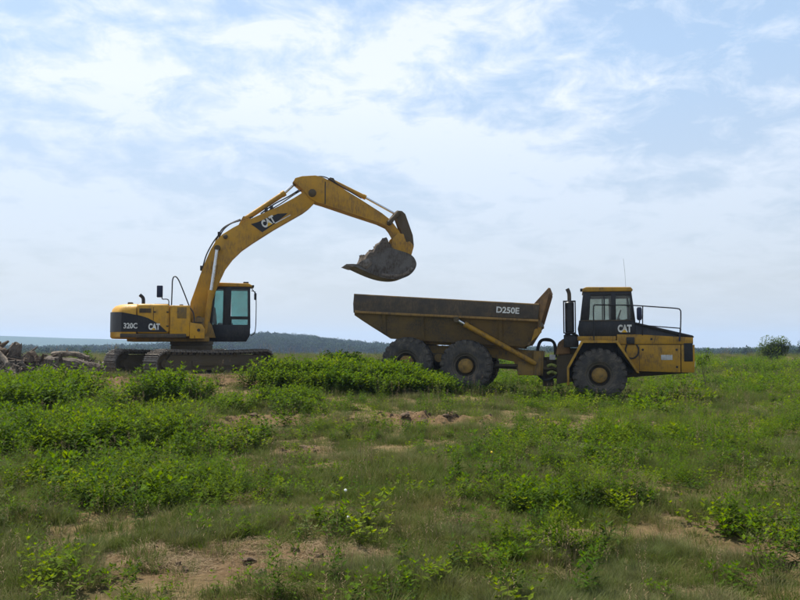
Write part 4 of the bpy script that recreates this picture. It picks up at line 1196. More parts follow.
# ------------------------------------------------------------------ dead wood pile on the left
def log(name, pts, rad, mat, label, seed, parent=None, stubs=2):
    rs_ = np.random.RandomState(seed)
    P = arc(pts, 5)
    root = empty(name, pts[0])
    o0 = Vector(pts[0])
    b = MB()
    n = len(P)
    rads = [rad * (1 - 0.35 * i / n) * (1 + rs_.uniform(-0.14, 0.14)) for i in range(n)]
    P2 = [p - o0 + Vector(rs_.uniform(-1, 1, 3)) * rad * 0.10 for p in P]
    b.tube(P2, rads, 10)
    for v in b.bm.verts:
        v.co += Vector(rs_.uniform(-1, 1, 3)) * rad * 0.10
    b.build('trunk', mat, root, smooth=0)
    for k in range(stubs):
        i = rs_.randint(1, n - 1)
        d = Vector(rs_.uniform(-1, 1, 3)); d.z = abs(d.z) + 0.2; d.normalize()
        L_ = rs_.uniform(1.2, 2.2) * max(rad, 0.1)
        b = MB(); b.tube([P2[i], P2[i] + d * L_ * 0.5 + Vector(rs_.uniform(-.3, .3, 3)) * rad, P2[i] + d * L_], [rad * 0.42, rad * 0.30, rad * 0.12], 7)
        b.build('branch_stub', mat, root, smooth=0)
    tag(root, label, 'log', 'dead wood in the cleared pile')
    return root


def stump(name, base, top, rad, nroots, mat, label, seed):
    rs_ = np.random.RandomState(seed)
    root = empty(name, base)
    o0 = Vector(base)
    t_ = Vector(top) - o0
    b = MB(); b.tube([Vector((0, 0, 0)), t_ * 0.2, t_ * 0.45, t_ * 0.7, t_ * 0.88, t_], [rad * 1.25, rad * 1.05, rad, rad * 0.92, rad * 0.85, rad * 0.45], 15)
    for v in b.bm.verts:
        v.co += Vector((rs_.uniform(-1, 1), rs_.uniform(-1, 1), rs_.uniform(-1, 1) * (2.2 if v.co.dot(t_) > 0.8 * t_.length_squared else 1))) * rad * 0.2
    b.build('trunk', mat, root, smooth=0)
    for k in range(nroots):
        a = 2 * math.pi * k / nroots + rs_.uniform(-.3, .3)
        d = Vector((math.cos(a), math.sin(a) * 0.8, rs_.uniform(-0.2, 0.7)))
        L_ = rad * rs_.uniform(2.2, 4.2)
        p1 = d * L_ * 0.5 + Vector(rs_.uniform(-.4, .4, 3)) * rad
        p2 = d * L_ + Vector(rs_.uniform(-.8, .8, 3)) * rad
        b = MB(); b.tube(arc([(0, 0, 0), p1, p2], 3), [rad * q for q in np.linspace(0.55, 0.1, 7)], 7)
        b.build('root', mat, root, smooth=0)
    tag(root, label, 'stump', 'dead wood in the cleared pile')
    return root


def build_debris():
    # low bank of grubbed soil under the wood
    rs_ = np.random.RandomState(12)
    nx, ny = 60, 20
    X, Y = np.meshgrid(np.linspace(-17.5, -8.6, nx), np.linspace(25.9, 29.6, ny))
    e = np.clip(1 - np.abs((X + 13.05) / 4.45) ** 3, 0, 1) * np.clip(1 - np.abs((Y - 27.75) / 1.85) ** 2, 0, 1)
    Zt = ground_h(X, Y) - 0.12 + e ** 0.6 * (0.34 + 0.36 * np.interp(X, [-17.5, -13.5, -12, -11, -9], [0.9, 1.0, 0.75, 0.6, 0.2]) + 0.36 * (fbm(X * 1.3, Y * 1.3, 4) - 0.45))
    V = np.stack([X, Y, Zt], -1).reshape(-1, 3)
    F = [[j * nx + i, j * nx + i + 1, (j + 1) * nx + i + 1, (j + 1) * nx + i] for j in range(ny - 1) for i in range(nx - 1)]
    me = bpy.data.meshes.new('soil_bank'); me.from_pydata(V.tolist(), [], F); me.materials.append(M['soil_grey']); me.update()
    o = bpy.data.objects.new('soil_bank', me); COL.objects.link(o)
    tag(o, 'low bank of grubbed brown soil under the dead wood pile', 'soil bank', kind='structure')
    stump('tree_stump', (-12.85, 27.2, 1.05), (-12.6, 27.05, 1.72), 0.21, 8, 'dead_wood', 'upright grey stump sticking out of the top of the dead wood pile', 1)
    stump('tree_stump', (-14.1, 27.1, 1.20), (-14.25, 26.95, 1.60), 0.36, 9, 'dead_wood_brown', 'thick round brown root ball at the left end of the dead wood pile', 2)
    stump('tree_stump', (-11.95, 26.9, 0.98), (-12.0, 26.6, 1.35), 0.24, 7, 'dead_wood_brown', 'dark root plate beside the long grey trunk in the dead wood pile', 3)
    log('fallen_log', [(-13.2, 26.7, 1.55), (-12.7, 26.5, 1.15), (-12.35, 26.25, 0.72)], 0.10, 'dead_wood_pale', 'pale limb leaning down the face of the dead wood pile', 4)
    log('fallen_log', [(-12.25, 26.55, 0.62), (-12.05, 26.4, 0.95), (-12.15, 26.35, 1.2)], 0.07, 'dead_wood', 'short limb standing beside the dark root plate', 5, stubs=1)
    log('fallen_log', [(-11.45, 26.75, 1.12), (-10.7, 26.7, 1.10), (-9.9, 26.75, 0.95), (-9.2, 26.8, 0.86)], 0.20, 'dead_wood', 'long thick grey trunk lying right of the dead wood pile', 6, stubs=3)
    log('fallen_log', [(-11.35, 26.4, 0.80), (-10.6, 26.35, 0.78), (-9.8, 26.45, 0.72)], 0.17, 'dead_wood_pale', 'paler log lying in front of the long grey trunk', 7)
    log('fallen_log', [(-11.4, 27.0, 1.36), (-10.8, 26.9, 1.42), (-10.2, 26.95, 1.28)], 0.11, 'dead_wood_pale', 'pale split limb lying on top of the long grey trunk', 8)
    log('fallen_log', [(-9.75, 26.5, 0.72), (-9.3, 26.5, 0.85), (-8.95, 26.6, 1.05)], 0.10, 'dead_wood_pale', 'pale broken limb end pointing at the excavator track', 9, stubs=1)
    log('fallen_log', [(-15.2, 26.6, 0.95), (-14.3, 26.45, 0.9), (-13.4, 26.5, 0.85), (-12.9, 26.6, 0.75)], 0.2, 'dead_wood', 'grey log lying along the foot of the pile at the left edge', 10)
    log('fallen_log', [(-15.3, 27.2, 1.35), (-14.6, 26.9, 1.25), (-13.9, 26.6, 1.05)], 0.13, 'dead_wood_pale', 'pale log slanting under the round brown root ball', 11)
    log('fallen_log', [(-13.6, 27.2, 1.5), (-13.3, 27.0, 1.55), (-12.9, 26.9, 1.45)], 0.17, 'dead_wood_brown', 'brown log lying across the top of the pile beside the upright stump', 13)
    # loose sticks and chips
    rs_ = np.random.RandomState(21)
    b = MB()
    for k in range(1900):
        x = rs_.uniform(-16.5, -8.8); y = rs_.uniform(25.9, 27.8)
        z = gz(x, y) + rs_.uniform(0.0, 0.72) * np.interp(x, [-16, -12, -9], [1.1, 1.0, 0.55]) * np.interp(y, [26, 27], [0.4, 1])
        d = Vector(rs_.uniform(-1, 1, 3)); d.z *= 0.5; d.normalize()
        L_ = rs_.uniform(0.06, 0.34)
        r_ = rs_.uniform(0.006, 0.032)
        p = Vector((x, y, z))
        b.tube([p - d * L_, p + Vector(rs_.uniform(-.03, .03, 3)), p + d * L_], [r_, r_ * 0.9, r_ * 0.5], 5)
    o = b.build('brushwood', 'dead_wood', None, smooth=0)
    tag(o, 'loose sticks and splinters strewn over the dead wood pile', 'brushwood', kind='stuff')


build_debris()

# clods turned up along the rut and near the machines
_rc = np.random.RandomState(9)
CLODS = [(-1.1, 16.3, 0.10), (-0.5, 16.2, 0.12), (0.1, 16.4, 0.09), (0.45, 16.25, 0.13), (0.9, 16.5, 0.08), (-2.3, 16.2, 0.11), (-2.9, 16.4, 0.09), (-1.7, 16.5, 0.07), (4.6, 16.2, 0.12), (5.0, 16.3, 0.08),
         (2.9, 16.6, 0.08), (-0.35, 11.75, 0.07), (-0.1, 11.9, 0.05), (-1.5, 13.0, 0.06), (-1.15, 6.3, 0.045), (-1.0, 5.95, 0.05)]
for i, (x, y, r_) in enumerate(CLODS):
    o = clod_mesh((x, y, gz(x, y) + r_ * 0.1), r_, _rc, 'soil_clod', 'soil')
    where = 'turned up along the rut across the field' if y > 15 else ('in the small bare patch in the middle of the grass' if y > 10 else 'on the bare patch near the lower left')
    tag(o, 'brown clod of soil ' + where, 'clod', 'soil clods ' + where)


_b = MB()
_rk = np.random.RandomState(14)
for _k in range(520):
    cx, cy, sx, sy, kk = BARE[_rk.randint(3, 21)] if _rk.rand() < 0.8 else BARE[_rk.randint(len(BARE))]
    x, y = cx + _rk.normal() * sx * 0.9, cy + _rk.normal() * sy * 0.9
    r_ = _rk.uniform(0.012, 0.05)
    c = Vector((x, y, gz(x, y) + r_ * 0.2))
    q = [c + Vector((math.cos(a), math.sin(a), 0)) * r_ * _rk.uniform(0.7, 1.4) - Vector((0, 0, r_ * 0.6)) for a in [i * math.pi / 2.5 for i in range(5)]]
    t2 = [c + Vector((math.cos(a + .4), math.sin(a + .4), 0)) * r_ * _rk.uniform(0.3, 0.8) + Vector((0, 0, r_ * _rk.uniform(0.1, 0.7))) for a in [i * math.pi / 2.5 for i in range(5)]]
    _b.loft([q, t2])
tag(_b.build('soil_crumbs', 'soil', None, smooth=0), 'small crumbs of dry soil and stones on the bare patches', 'soil crumbs', kind='stuff')


# ------------------------------------------------------------------ plants
class PB:
    """Plant builder: plain arrays of leaf and stem faces."""
    def __init__(self):
        self.v, self.f = [], []

    def leaf(self, base, d, up, L_, W, droop=0.25):
        d = d.normalized()
        s = d.cross(up)
        s = s.normalized() if s.length > 1e-4 else d.orthogonal().normalized()
        nrm = s.cross(d)
        m = base + d * L_ * 0.45 - nrm * W * 0.12
        tip = base + d * L_ - nrm * L_ * droop
        i = len(self.v)
        self.v += [base, m + s * W * 0.5 + nrm * W * 0.12, m, m - s * W * 0.5 + nrm * W * 0.12, tip]
        self.f += [(i, i + 1, i + 2), (i, i + 2, i + 3), (i + 1, i + 4, i + 2), (i + 2, i + 4, i + 3)]

    def blade(self, p, d, bend, L_, W):
        s = Vector((-d.y, d.x, 0))
        s = s.normalized() if s.length > 1e-4 else Vector((1, 0, 0))
        a = p + (d * 0.5 + bend * 0.12) * L_
        t_ = p + (d * 0.88 + bend * 0.5) * L_
        i = len(self.v)
        self.v += [p - s * W, p + s * W, a - s * W * 0.7, a + s * W * 0.7, t_]
        self.f += [(i, i + 1, i + 3, i + 2), (i + 2, i + 3, i + 4)]

    def stick(self, pts, r0, r1, n=4):
        b0 = len(self.v)
        m = len(pts)
        for k, p in enumerate(pts):
            r_ = r0 + (r1 - r0) * k / (m - 1)
            for j in range(n):
                a = 2 * math.pi * j / n
                self.v.append(p + Vector((math.cos(a) * r_, math.sin(a) * r_, 0)))
        for k in range(m - 1):
            for j in range(n):
                self.f.append((b0 + k * n + j, b0 + k * n + (j + 1) % n, b0 + (k + 1) * n + (j + 1) % n, b0 + (k + 1) * n + j))

    def mesh(self, name, mat):
        me = bpy.data.meshes.new(name)
        me.from_pydata([tuple(q) for q in self.v], [], self.f)
        me.materials.append(M[mat])
        me.update()
        return me


UP = Vector((0, 0, 1))


def weed(kind, seed):
    r_ = random.Random(seed)
    lv, sm = PB(), PB()
    if kind == 'bushy':
        H, ns, spread, ll, lw, gap = 0.62, 15, 0.36, 0.112, 0.050, 0.042
    elif kind == 'spire':
        H, ns, spread, ll, lw, gap = 0.50, 5, 0.10, 0.10, 0.030, 0.024
    elif kind == 'low':
        H, ns, spread, ll, lw, gap = 0.22, 10, 0.22, 0.085, 0.042, 0.032
    elif kind == 'dock':
        H, ns, spread, ll, lw, gap = 0.46, 6, 0.24, 0.20, 0.075, 0.055
    elif kind == 'golden':
        H, ns, spread, ll, lw, gap = 0.74, 11, 0.26, 0.10, 0.020, 0.022
    elif kind == 'dead':
        H, ns, spread, ll, lw, gap = 0.55, 6, 0.22, 0.05, 0.016, 0.10
    else:   # sapling
        H, ns, spread, ll, lw, gap = 0.40, 8, 0.26, 0.075, 0.046, 0.036
    for k in range(ns):
        a = r_.uniform(0, 2 * math.pi)
        q = math.sqrt(r_.random())
        p0 = Vector((math.cos(a), math.sin(a), 0)) * q * spread * 0.45
        h = H * r_.uniform(0.65, 1.08) * (1 - 0.25 * q)
        top = p0 + Vector((math.cos(a), math.sin(a), 0)) * q * spread * r_.uniform(0.6, 1.3) + Vector((r_.uniform(-.05, .05), r_.uniform(-.05, .05), h))
        mid = (p0 + top) * 0.5 + Vector((math.cos(a), math.sin(a), 0)) * 0.03 * q + Vector((r_.uniform(-.03, .03), r_.uniform(-.03, .03), 0))
        sm.stick([p0 - UP * 0.05, mid, top], 0.0055, 0.0025)
        s = 0.06 if kind != 'spire' else 0.03
        ang = r_.uniform(0, 6.28)
        while s < h:
            t_ = s / h
            P = p0.lerp(mid, t_ * 2) if t_ < 0.5 else mid.lerp(top, t_ * 2 - 1)
            ang += 2.4 + r_.uniform(-.4, .4)
            el = r_.uniform(-0.15, 0.55) + 0.35 * t_
            d = Vector((math.cos(ang) * math.cos(el), math.sin(ang) * math.cos(el), math.sin(el)))
            sz = r_.uniform(0.7, 1.2) * (0.75 + 0.5 * math.sin(math.pi * min(1, t_ * 0.9 + 0.1)))
            lv.leaf(P, d, UP, ll * sz, lw * sz, r_.uniform(0.05, 0.4))
            s += gap * r_.uniform(0.6, 1.4)
        for _ in range(3):
            ang += 2.1
            d = Vector((math.cos(ang) * 0.7, math.sin(ang) * 0.7, 0.7))
            lv.leaf(top, d, UP, ll * 0.75, lw * 0.75, 0.1)
    return lv, sm


KINDS = [('bushy', 'leaf'), ('bushy', 'leaf'), ('bushy', 'leaf'), ('spire', 'leaf'), ('spire', 'leaf_dark'), ('low', 'leaf'), ('low', 'leaf_dark'), ('sapling', 'leaf_yellow'), ('sapling', 'leaf'), ('low', 'leaf_grey'), ('dock', 'leaf'), ('golden', 'leaf'), ('golden', 'leaf_dark'), ('dead', 'straw')]
WEEDS = []
for i, (k, mt) in enumerate(KINDS):
    lv, sm = weed(k, 100 + i)
    WEEDS.append((lv.mesh('foliage', mt), sm.mesh('stem', 'stem')))
BUSHY, SPIRE, LOW, SAP = (0, 1, 2, 0, 1, 2, 11, 10, 0, 13, 1), (3, 4, 11), (5, 6, 9, 10), (7, 8)
n_ind = 0


def place_weed(x, y, var, scale, label, group, name='leafy_weed', cat='weed', sz=1.0):
    global n_ind
    n_ind += 1
    fo, stm = WEEDS[var]
    root = empty(name, (x, y, gz(x, y) - 0.01), rnd.uniform(0, 6.28))
    root.empty_display_size = 0.1
    root.scale = (scale, scale, scale * sz)
    for nm, me in (('foliage', fo), ('stem', stm)):
        o = bpy.data.objects.new(nm, me)
        COL.objects.link(o)
        o.parent = root
    tag(root, label, cat, group)
    return root


# patches of leafy growth: centre, half sizes, kinds, scale range, how many single plants, how many more as a mass, label
PATCHES = [
    ((-1.9, 24.0), (2.9, 2.6), BUSHY[:6], (0.95, 1.45), 60, 420, 'leafy green weed in the tall dense bank behind and left of the truck wheels', 'weeds in the bank by the truck'),
    ((0.35, 23.2), (1.0, 0.9), BUSHY, (0.75, 1.0), 10, 26, 'leafy green weed growing up in front of the truck rear wheels', 'weeds in front of the truck rear wheels'),
    ((-5.45, 19.3), (0.85, 0.75), BUSHY[:6], (1.15, 1.45), 20, 14, 'leafy green weed in the rounded clump before the excavator track', 'weeds in the clump before the excavator'),
    ((-8.2, 18.2), (2.6, 3.2), BUSHY, (0.8, 1.45), 46, 210, 'leafy green weed in the dense growth at the left edge below the dead wood', 'weeds at the left edge'),
    ((-4.8, 13.6), (2.3, 2.3), BUSHY + SPIRE, (0.6, 1.2), 46, 170, 'leafy green weed in the loose growth left of the field middle', 'weeds left of the field middle'),
    ((-2.6, 17.6), (1.6, 1.9), BUSHY + LOW, (0.6, 0.9), 24, 60, 'leafy green weed between the rounded clump and the turned rut', 'weeds above the rut'),
    ((-3.5, 9.4), (1.5, 1.6), LOW + SPIRE + SAP, (0.45, 0.9), 30, 210, 'low green weed in the turf at the lower left', 'weeds at the lower left'),
    ((3.2, 12.6), (2.8, 2.8), LOW + SPIRE + SAP, (0.45, 0.9), 34, 260, 'small green weed standing in the grass below the truck cab', 'weeds below the truck'),
    ((2.2, 7.6), (1.7, 1.4), SPIRE + LOW + SAP, (0.4, 0.8), 28, 170, 'small green weed in the grass at the lower right', 'weeds at the lower right'),
    ((12.5, 33.0), (7.5, 6.0), LOW + BUSHY[:1], (0.8, 1.3), 0, 420, '', ''),
    ((4.0, 31.5), (6.0, 3.0), LOW + BUSHY, (0.8, 1.2), 0, 220, '', ''),
    ((7.5, 21.0), (4.0, 3.0), LOW + SAP, (0.7, 1.1), 0, 160, '', ''),
    ((18.0, 55.0), (16.0, 14.0), BUSHY + LOW, (1.0, 1.6), 0, 520, '', ''),
    ((-16.0, 21.5), (4.0, 4.0), BUSHY, (0.8, 1.2), 0, 90, '', ''),
    ((0.0, 8.8), (2.0, 2.6), LOW + SAP[1:], (0.3, 0.6), 0, 240, '', ''),
    ((-10.5, 23.5), (2.8, 1.4), BUSHY + LOW, (0.5, 0.8), 0, 40, '', ''),
]
mass = []
rp_ = np.random.RandomState(31)


def clear_of_machines(x, y):
    # keep clear of the truck's footprint and the excavator's tracks
    c, s = math.cos(R(-12)), math.sin(R(-12))
    dx, dy = x - 6.10, y - 25.32
    u, v = dx * c + dy * s, -dx * s + dy * c
    if -6.9 < u < 2.9 and -1.55 < v < 1.6:
        return False
    if math.hypot((x + 6.7) / 2.9, (y - 26.5) / 2.6) < 1:
        return False
    return True


for (cx, cy), (rx, ry), kinds, (s0, s1), n1, n2, lab, grp in PATCHES:
    made = 0
    tries = 0
    while made < n1 + n2 and tries < 12000:
        tries += 1
        a, q = rp_.uniform(0, 2 * math.pi), math.sqrt(rp_.rand()) * 1.12
        x, y = cx + math.cos(a) * q * rx, cy + math.sin(a) * q * ry
        if not clear_of_machines(x, y):
            continue
        if float(fbm(x * 1.0 + 3, y * 1.0, 3)) < (0.40 if grp == 'weeds in the bank by the truck' else 0.50 if cx < -4 else 0.46) and n2 > 30:
            continue
        if float(soil_mask(x, y)) > 0.35:
            continue
        sc = rp_.uniform(s0, s1) * (1.0 if q < 0.8 else 0.75)
        var = kinds[rp_.randint(len(kinds))]
        if made < n1 and (q < 1.0):
            place_weed(x, y, var, sc, lab, grp, sz=rp_.uniform(0.85, 1.15))
        else:
            mass.append((x, y, gz(x, y) - 0.01, var, sc, rp_.uniform(0, 6.28)))
        made += 1

# seedlings all over the rough turf, thicker in drifts
_n = 7000
_r = np.sqrt(rp_.uniform(4.6 ** 2, 46 ** 2, _n)) * rp_.uniform(0.35, 1.0, _n) + 2.5
_a = np.radians(rp_.uniform(-31, 31, _n))
_x, _y = _r * np.sin(_a), _r * np.cos(_a)
_d = fbm(_x * 0.55 + 11, _y * 0.55 + 4, 4)
_ok = (rp_.rand(_n) < np.clip((_d - 0.38) * 4.5, 0.06, 1)) & (soil_mask(_x, _y) < 0.3)
for x, y in zip(_x[_ok], _y[_ok]):
    if clear_of_machines(x, y):
        var = (LOW[:2] + SAP + SPIRE + (5,))[rp_.randint(7)]
        mass.append((x, y, gz(x, y) - 0.01, var, rp_.uniform(0.3, 0.75), rp_.uniform(0, 6.28)))

# rank growth along the truck's near side, where nothing has been driven down
for k in range(230):
    u, v = rp_.uniform(-6.5, 2.6), -1.62 - abs(rp_.normal(0, 0.35))
    c_, s_ = math.cos(R(-12)), math.sin(R(-12))
    x, y = 6.10 + u * c_ - v * s_, 25.32 + u * s_ + v * c_
    var = (5, 6, 7, 8, 4, 9)[rp_.randint(6)]
    mass.append((x, y, gz(x, y) - 0.01, var, rp_.uniform(0.7, 1.25), rp_.uniform(0, 6.28)))

# single plants that stand out
SINGLES = [(0.62, 9.7, 3, 1.05, 'tall leafy weed with one upright spire right of the field middle'),
           (1.02, 9.45, 0, 0.62, 'round bushy weed right beside the upright spire in mid field'),
           (0.95, 16.7, 3, 1.0, 'lone upright weed growing on the turned rut'),
           (-0.40, 7.35, 7, 1.05, 'yellow green bushy seedling beside the white seed head'),
           (-0.25, 6.75, 7, 0.85, 'smaller yellow green seedling in front of the bushy yellow one'),
           (-0.62, 6.9, 8, 0.8, 'fresh green seedling left of the bushy yellow one'),
           (1.25, 6.75, 3, 0.85, 'upright green weed near the bottom right of the field'),
           (1.62, 6.55, 4, 0.85, 'dark upright weed beside the bottom right green one'),
           (1.50, 7.9, 4, 0.9, 'dark weed spire in the right foreground grass'),
           (2.75, 6.2, 0, 0.55, 'dark bushy weed at the right edge of the foreground'),
           (2.5, 14.5, 7, 1.1, 'yellow green weed in the grass under the truck hitch'),
           (3.5, 12.0, 4, 1.0, 'dark spire weed in the right middle of the grass'),
           (-4.9, 22.3, 4, 1.25, 'thin upright weed in front of the excavator near track')]
for x, y, var, sc, lab in SINGLES:
    place_weed(x, y, var, sc, lab, 'single weeds that stand out in the field')


def scatter(name, pts, variants, label, cat):
    """One object: variants set on points (x, y, z, variant, scale, turn[, tilt])."""
    pc = bpy.data.collections.new(name + ' kinds')
    for i, me in enumerate(variants):
        o = bpy.data.objects.new('%s_kind_%02d' % (name, i), me)
        pc.objects.link(o)
    me = bpy.data.meshes.new(name)
    P = np.array(pts, float)
    me.from_pydata(P[:, :3].tolist(), [], [])
    for nm, col, typ in (('kind_index', 3, 'INT'), ('size', 4, 'FLOAT'), ('turn', 5, 'FLOAT')):
        a = me.attributes.new(nm, typ, 'POINT')
        a.data.foreach_set('value', P[:, col].astype(np.int32 if typ == 'INT' else np.float32))
    o = bpy.data.objects.new(name, me)
    COL.objects.link(o)
    ng = bpy.data.node_groups.new(name, 'GeometryNodeTree')
    ng.interface.new_socket('Geometry', in_out='INPUT', socket_type='NodeSocketGeometry')
    ng.interface.new_socket('Geometry', in_out='OUTPUT', socket_type='NodeSocketGeometry')
    L = ng.links.new
    gi, go = ng.nodes.new('NodeGroupInput'), ng.nodes.new('NodeGroupOutput')
    mp = ng.nodes.new('GeometryNodeMeshToPoints')
    ci = ng.nodes.new('GeometryNodeCollectionInfo')
    ci.inputs['Collection'].default_value = pc
    ci.inputs['Separate Children'].default_value = True
    ci.inputs['Reset Children'].default_value = True
    ip = ng.nodes.new('GeometryNodeInstanceOnPoints')
    ip.inputs['Pick Instance'].default_value = True

    def attr(nm, typ):
        n = ng.nodes.new('GeometryNodeInputNamedAttribute')
        n.data_type = typ
        n.inputs['Name'].default_value = nm
        return n.outputs['Attribute']
    cb = ng.nodes.new('ShaderNodeCombineXYZ')
    L(attr('turn', 'FLOAT'), cb.inputs[2])
    L(gi.outputs[0], mp.inputs['Mesh'])
    L(mp.outputs[0], ip.inputs['Points'])
    L(ci.outputs[0], ip.inputs['Instance'])
    L(attr('kind_index', 'INT'), ip.inputs['Instance Index'])
    L(cb.outputs[0], ip.inputs['Rotation'])
    L(attr('size', 'FLOAT'), ip.inputs['Scale'])
    L(ip.outputs[0], go.inputs[0])
    md = o.modifiers.new('scatter', 'NODES')
    md.node_group = ng
    tag(o, label, cat, kind='stuff')
    return o


scatter('weed_growth', mass, [w[0] for w in WEEDS], 'mass of leafy green weeds filling the rough field', 'weeds')


# --- grass
def tuft(seed, kind):
    r_ = random.Random(seed)
    pb = PB()
    n = {'fine': 64, 'tall': 46, 'short': 52, 'clump': 150}[kind]
    for _ in range(n):
        a = r_.uniform(0, 6.28)
        q = math.sqrt(r_.random()) * {'tall': 0.09, 'clump': 0.12}.get(kind, 0.14)
        p = Vector((math.cos(a) * q, math.sin(a) * q, -0.01))
        h = {'fine': r_.uniform(0.07, 0.17), 'tall': r_.uniform(0.12, 0.30), 'short': r_.uniform(0.03, 0.09), 'clump': r_.uniform(0.10, 0.24)}[kind]
        b = a + r_.uniform(-1.2, 1.2)
        lean = r_.uniform(0.1, 0.8)
        d = Vector((math.cos(b) * lean, math.sin(b) * lean, 1)).normalized()
        bend = Vector((math.cos(b), math.sin(b), -0.45)) * r_.uniform(0.1, 0.9)
        pb.blade(p, d, bend, h, {'fine': 0.0018, 'tall': 0.0025, 'short': 0.0022, 'clump': 0.0015}[kind])
    return pb.mesh('tuft', 'grass_pale' if kind == 'clump' else 'grass')


def stalks(seed):
    """A few dry flowering stalks with drooping seed heads."""
    r_ = random.Random(seed)
    pb = PB()
    for _ in range(7):
        a = r_.uniform(0, 6.28)
        p = Vector((math.cos(a), math.sin(a), 0)) * r_.uniform(0, 0.12)
        h = r_.uniform(0.22, 0.42)
        top = p + Vector((r_.uniform(-.1, .1), r_.uniform(-.1, .1), h))
        pb.stick([p, p.lerp(top, 0.5) + Vector((0.01, 0, 0)), top], 0.0016, 0.0009, 3)
        for k in range(9):
            b = r_.uniform(0, 6.28)
            pb.leaf(top - UP * 0.012 * k, Vector((math.cos(b), math.sin(b), 0.9)), UP, 0.022, 0.006, 0.2)
    for _ in range(14):
        a, b = r_.uniform(0, 6.28), r_.uniform(0, 6.28)
        p = Vector((math.cos(a), math.sin(a), 0)) * r_.uniform(0, 0.12)
        pb.blade(p, Vector((math.cos(b) * .8, math.sin(b) * .8, 0.8)), Vector((math.cos(b), math.sin(b), -0.7)), r_.uniform(0.1, 0.25), 0.002)
    return pb.mesh('stalks', 'straw')


def litter(seed):
    """Dead stalks lying flat on the soil."""
    r_ = random.Random(seed)
    pb = PB()
    for _ in range(46):
        a, b = r_.uniform(0, 6.28), r_.uniform(0, 6.28)
        q = math.sqrt(r_.random()) * 0.2
        p = Vector((math.cos(a) * q, math.sin(a) * q, r_.uniform(0.0, 0.012)))
        d = Vector((math.cos(b), math.sin(b), r_.uniform(0.0, 0.16)))
        pb.blade(p, d, Vector((r_.uniform(-.4, .4), r_.uniform(-.4, .4), 0)), r_.uniform(0.05, 0.16), 0.0022)
    return pb.mesh('litter', 'straw')


TUFTS = [tuft(200 + i, k) for i, k in enumerate(['fine', 'fine', 'fine', 'tall', 'tall', 'short', 'short'])] + [litter(260), litter(261), tuft(270, 'clump'), tuft(271, 'clump'), stalks(280), stalks(281)]


def build_grass():
    rs_ = np.random.RandomState(77)
    pts = []
    for (r0, r1, n, s0, s1) in ((4.2, 9, 15000, 0.5, 0.95), (9, 16, 17000, 0.65, 1.2), (16, 30, 20000, 0.9, 1.6), (30, 62, 18000, 1.3, 2.4), (62, 112, 11000, 2.0, 3.6)):
        r = np.sqrt(rs_.uniform(r0 * r0, r1 * r1, n))
        a = np.radians(rs_.uniform(-33, 33, n))
        x, y = r * np.sin(a), r * np.cos(a)
        s = soil_mask(x, y)
        dn = fbm(x * 1.1, y * 1.1, 4)
        keep = rs_.rand(n) < np.clip(1.05 - 0.65 * s, 0.3, 1) * np.clip(0.06 + 3.4 * (dn - 0.34), 0.08, 1)
        x, y, dn = x[keep], y[keep], dn[keep]
        z = ground_h(x, y)
        m = len(x)
        lush = fbm(x * 0.55 + 31, y * 0.55 + 7, 3)
        v = np.where(rs_.rand(m) < np.clip((lush - 0.5) * 4, 0.03, 0.8), rs_.choice([3, 4], m), np.where(rs_.rand(m) < 0.45, rs_.choice([5, 6], m), rs_.choice([0, 1, 2], m)))
        sc = rs_.uniform(s0, s1, m)
        tn = rs_.uniform(0, 6.28, m)
        v = np.where(rs_.rand(m) < 0.24 + 0.5 * soil_mask(x, y), rs_.choice([7, 8], m), v)
        v = np.where(rs_.rand(m) < 0.014, rs_.choice([11, 12], m), v)
        cl = fbm(x * 1.9 + 51, y * 1.9 + 13, 3)
        v = np.where(rs_.rand(m) < np.clip((cl - 0.58) * 6, 0, 0.5), rs_.choice([9, 10], m), v)
        for t_ in zip(x, y, z, v, sc, tn):
            if clear_of_machines(t_[0], t_[1]) or rs_.rand() < 0.35:
                pts.append(t_)
    for k in range(700):
        u, v = rs_.uniform(-6.5, 2.7), -1.5 - abs(rs_.normal(0, 0.4))
        c_, s_ = math.cos(R(-12)), math.sin(R(-12))
        x, y = 6.10 + u * c_ - v * s_, 25.32 + u * s_ + v * c_
        pts.append((x, y, gz(x, y), rs_.choice([3, 4]), rs_.uniform(0.9, 1.5), rs_.uniform(0, 6.28)))
    scatter('grass', pts, TUFTS, 'fine wispy grass, part green and part straw dry, over the whole field', 'grass')


build_grass()


# --- small flowers
def flower(x, y, h, mat, label):
    root = empty('wild_flower', (x, y, gz(x, y)))
    b = MB(); b.tube([(0, 0, -0.02), (0.01, 0, h * 0.5), (0, 0.01, h)], 0.0025, 5); b.build('stem', 'stem', root)
    b = MB()
    bmesh.ops.create_icosphere(b.bm, subdivisions=2, radius=0.013)
    rs_ = random.Random(int(x * 100))
    for v in b.bm.verts:
        v.co = v.co * rs_.uniform(0.8, 1.15) + Vector((0, 0.01, h))
    b.build('flower_head', mat, root, smooth=0)
    tag(root, label, 'flower')


flower(-0.49, 7.45, 0.30, 'petal_white', 'white seed head above the yellow green bushy seedling')
flower(-0.42, 6.75, 0.20, 'petal_white', 'lower white seed head in front of the yellow green seedling')
flower(1.02, 9.2, 0.42, 'petal_yellow', 'small yellow flower over the round bushy weed')


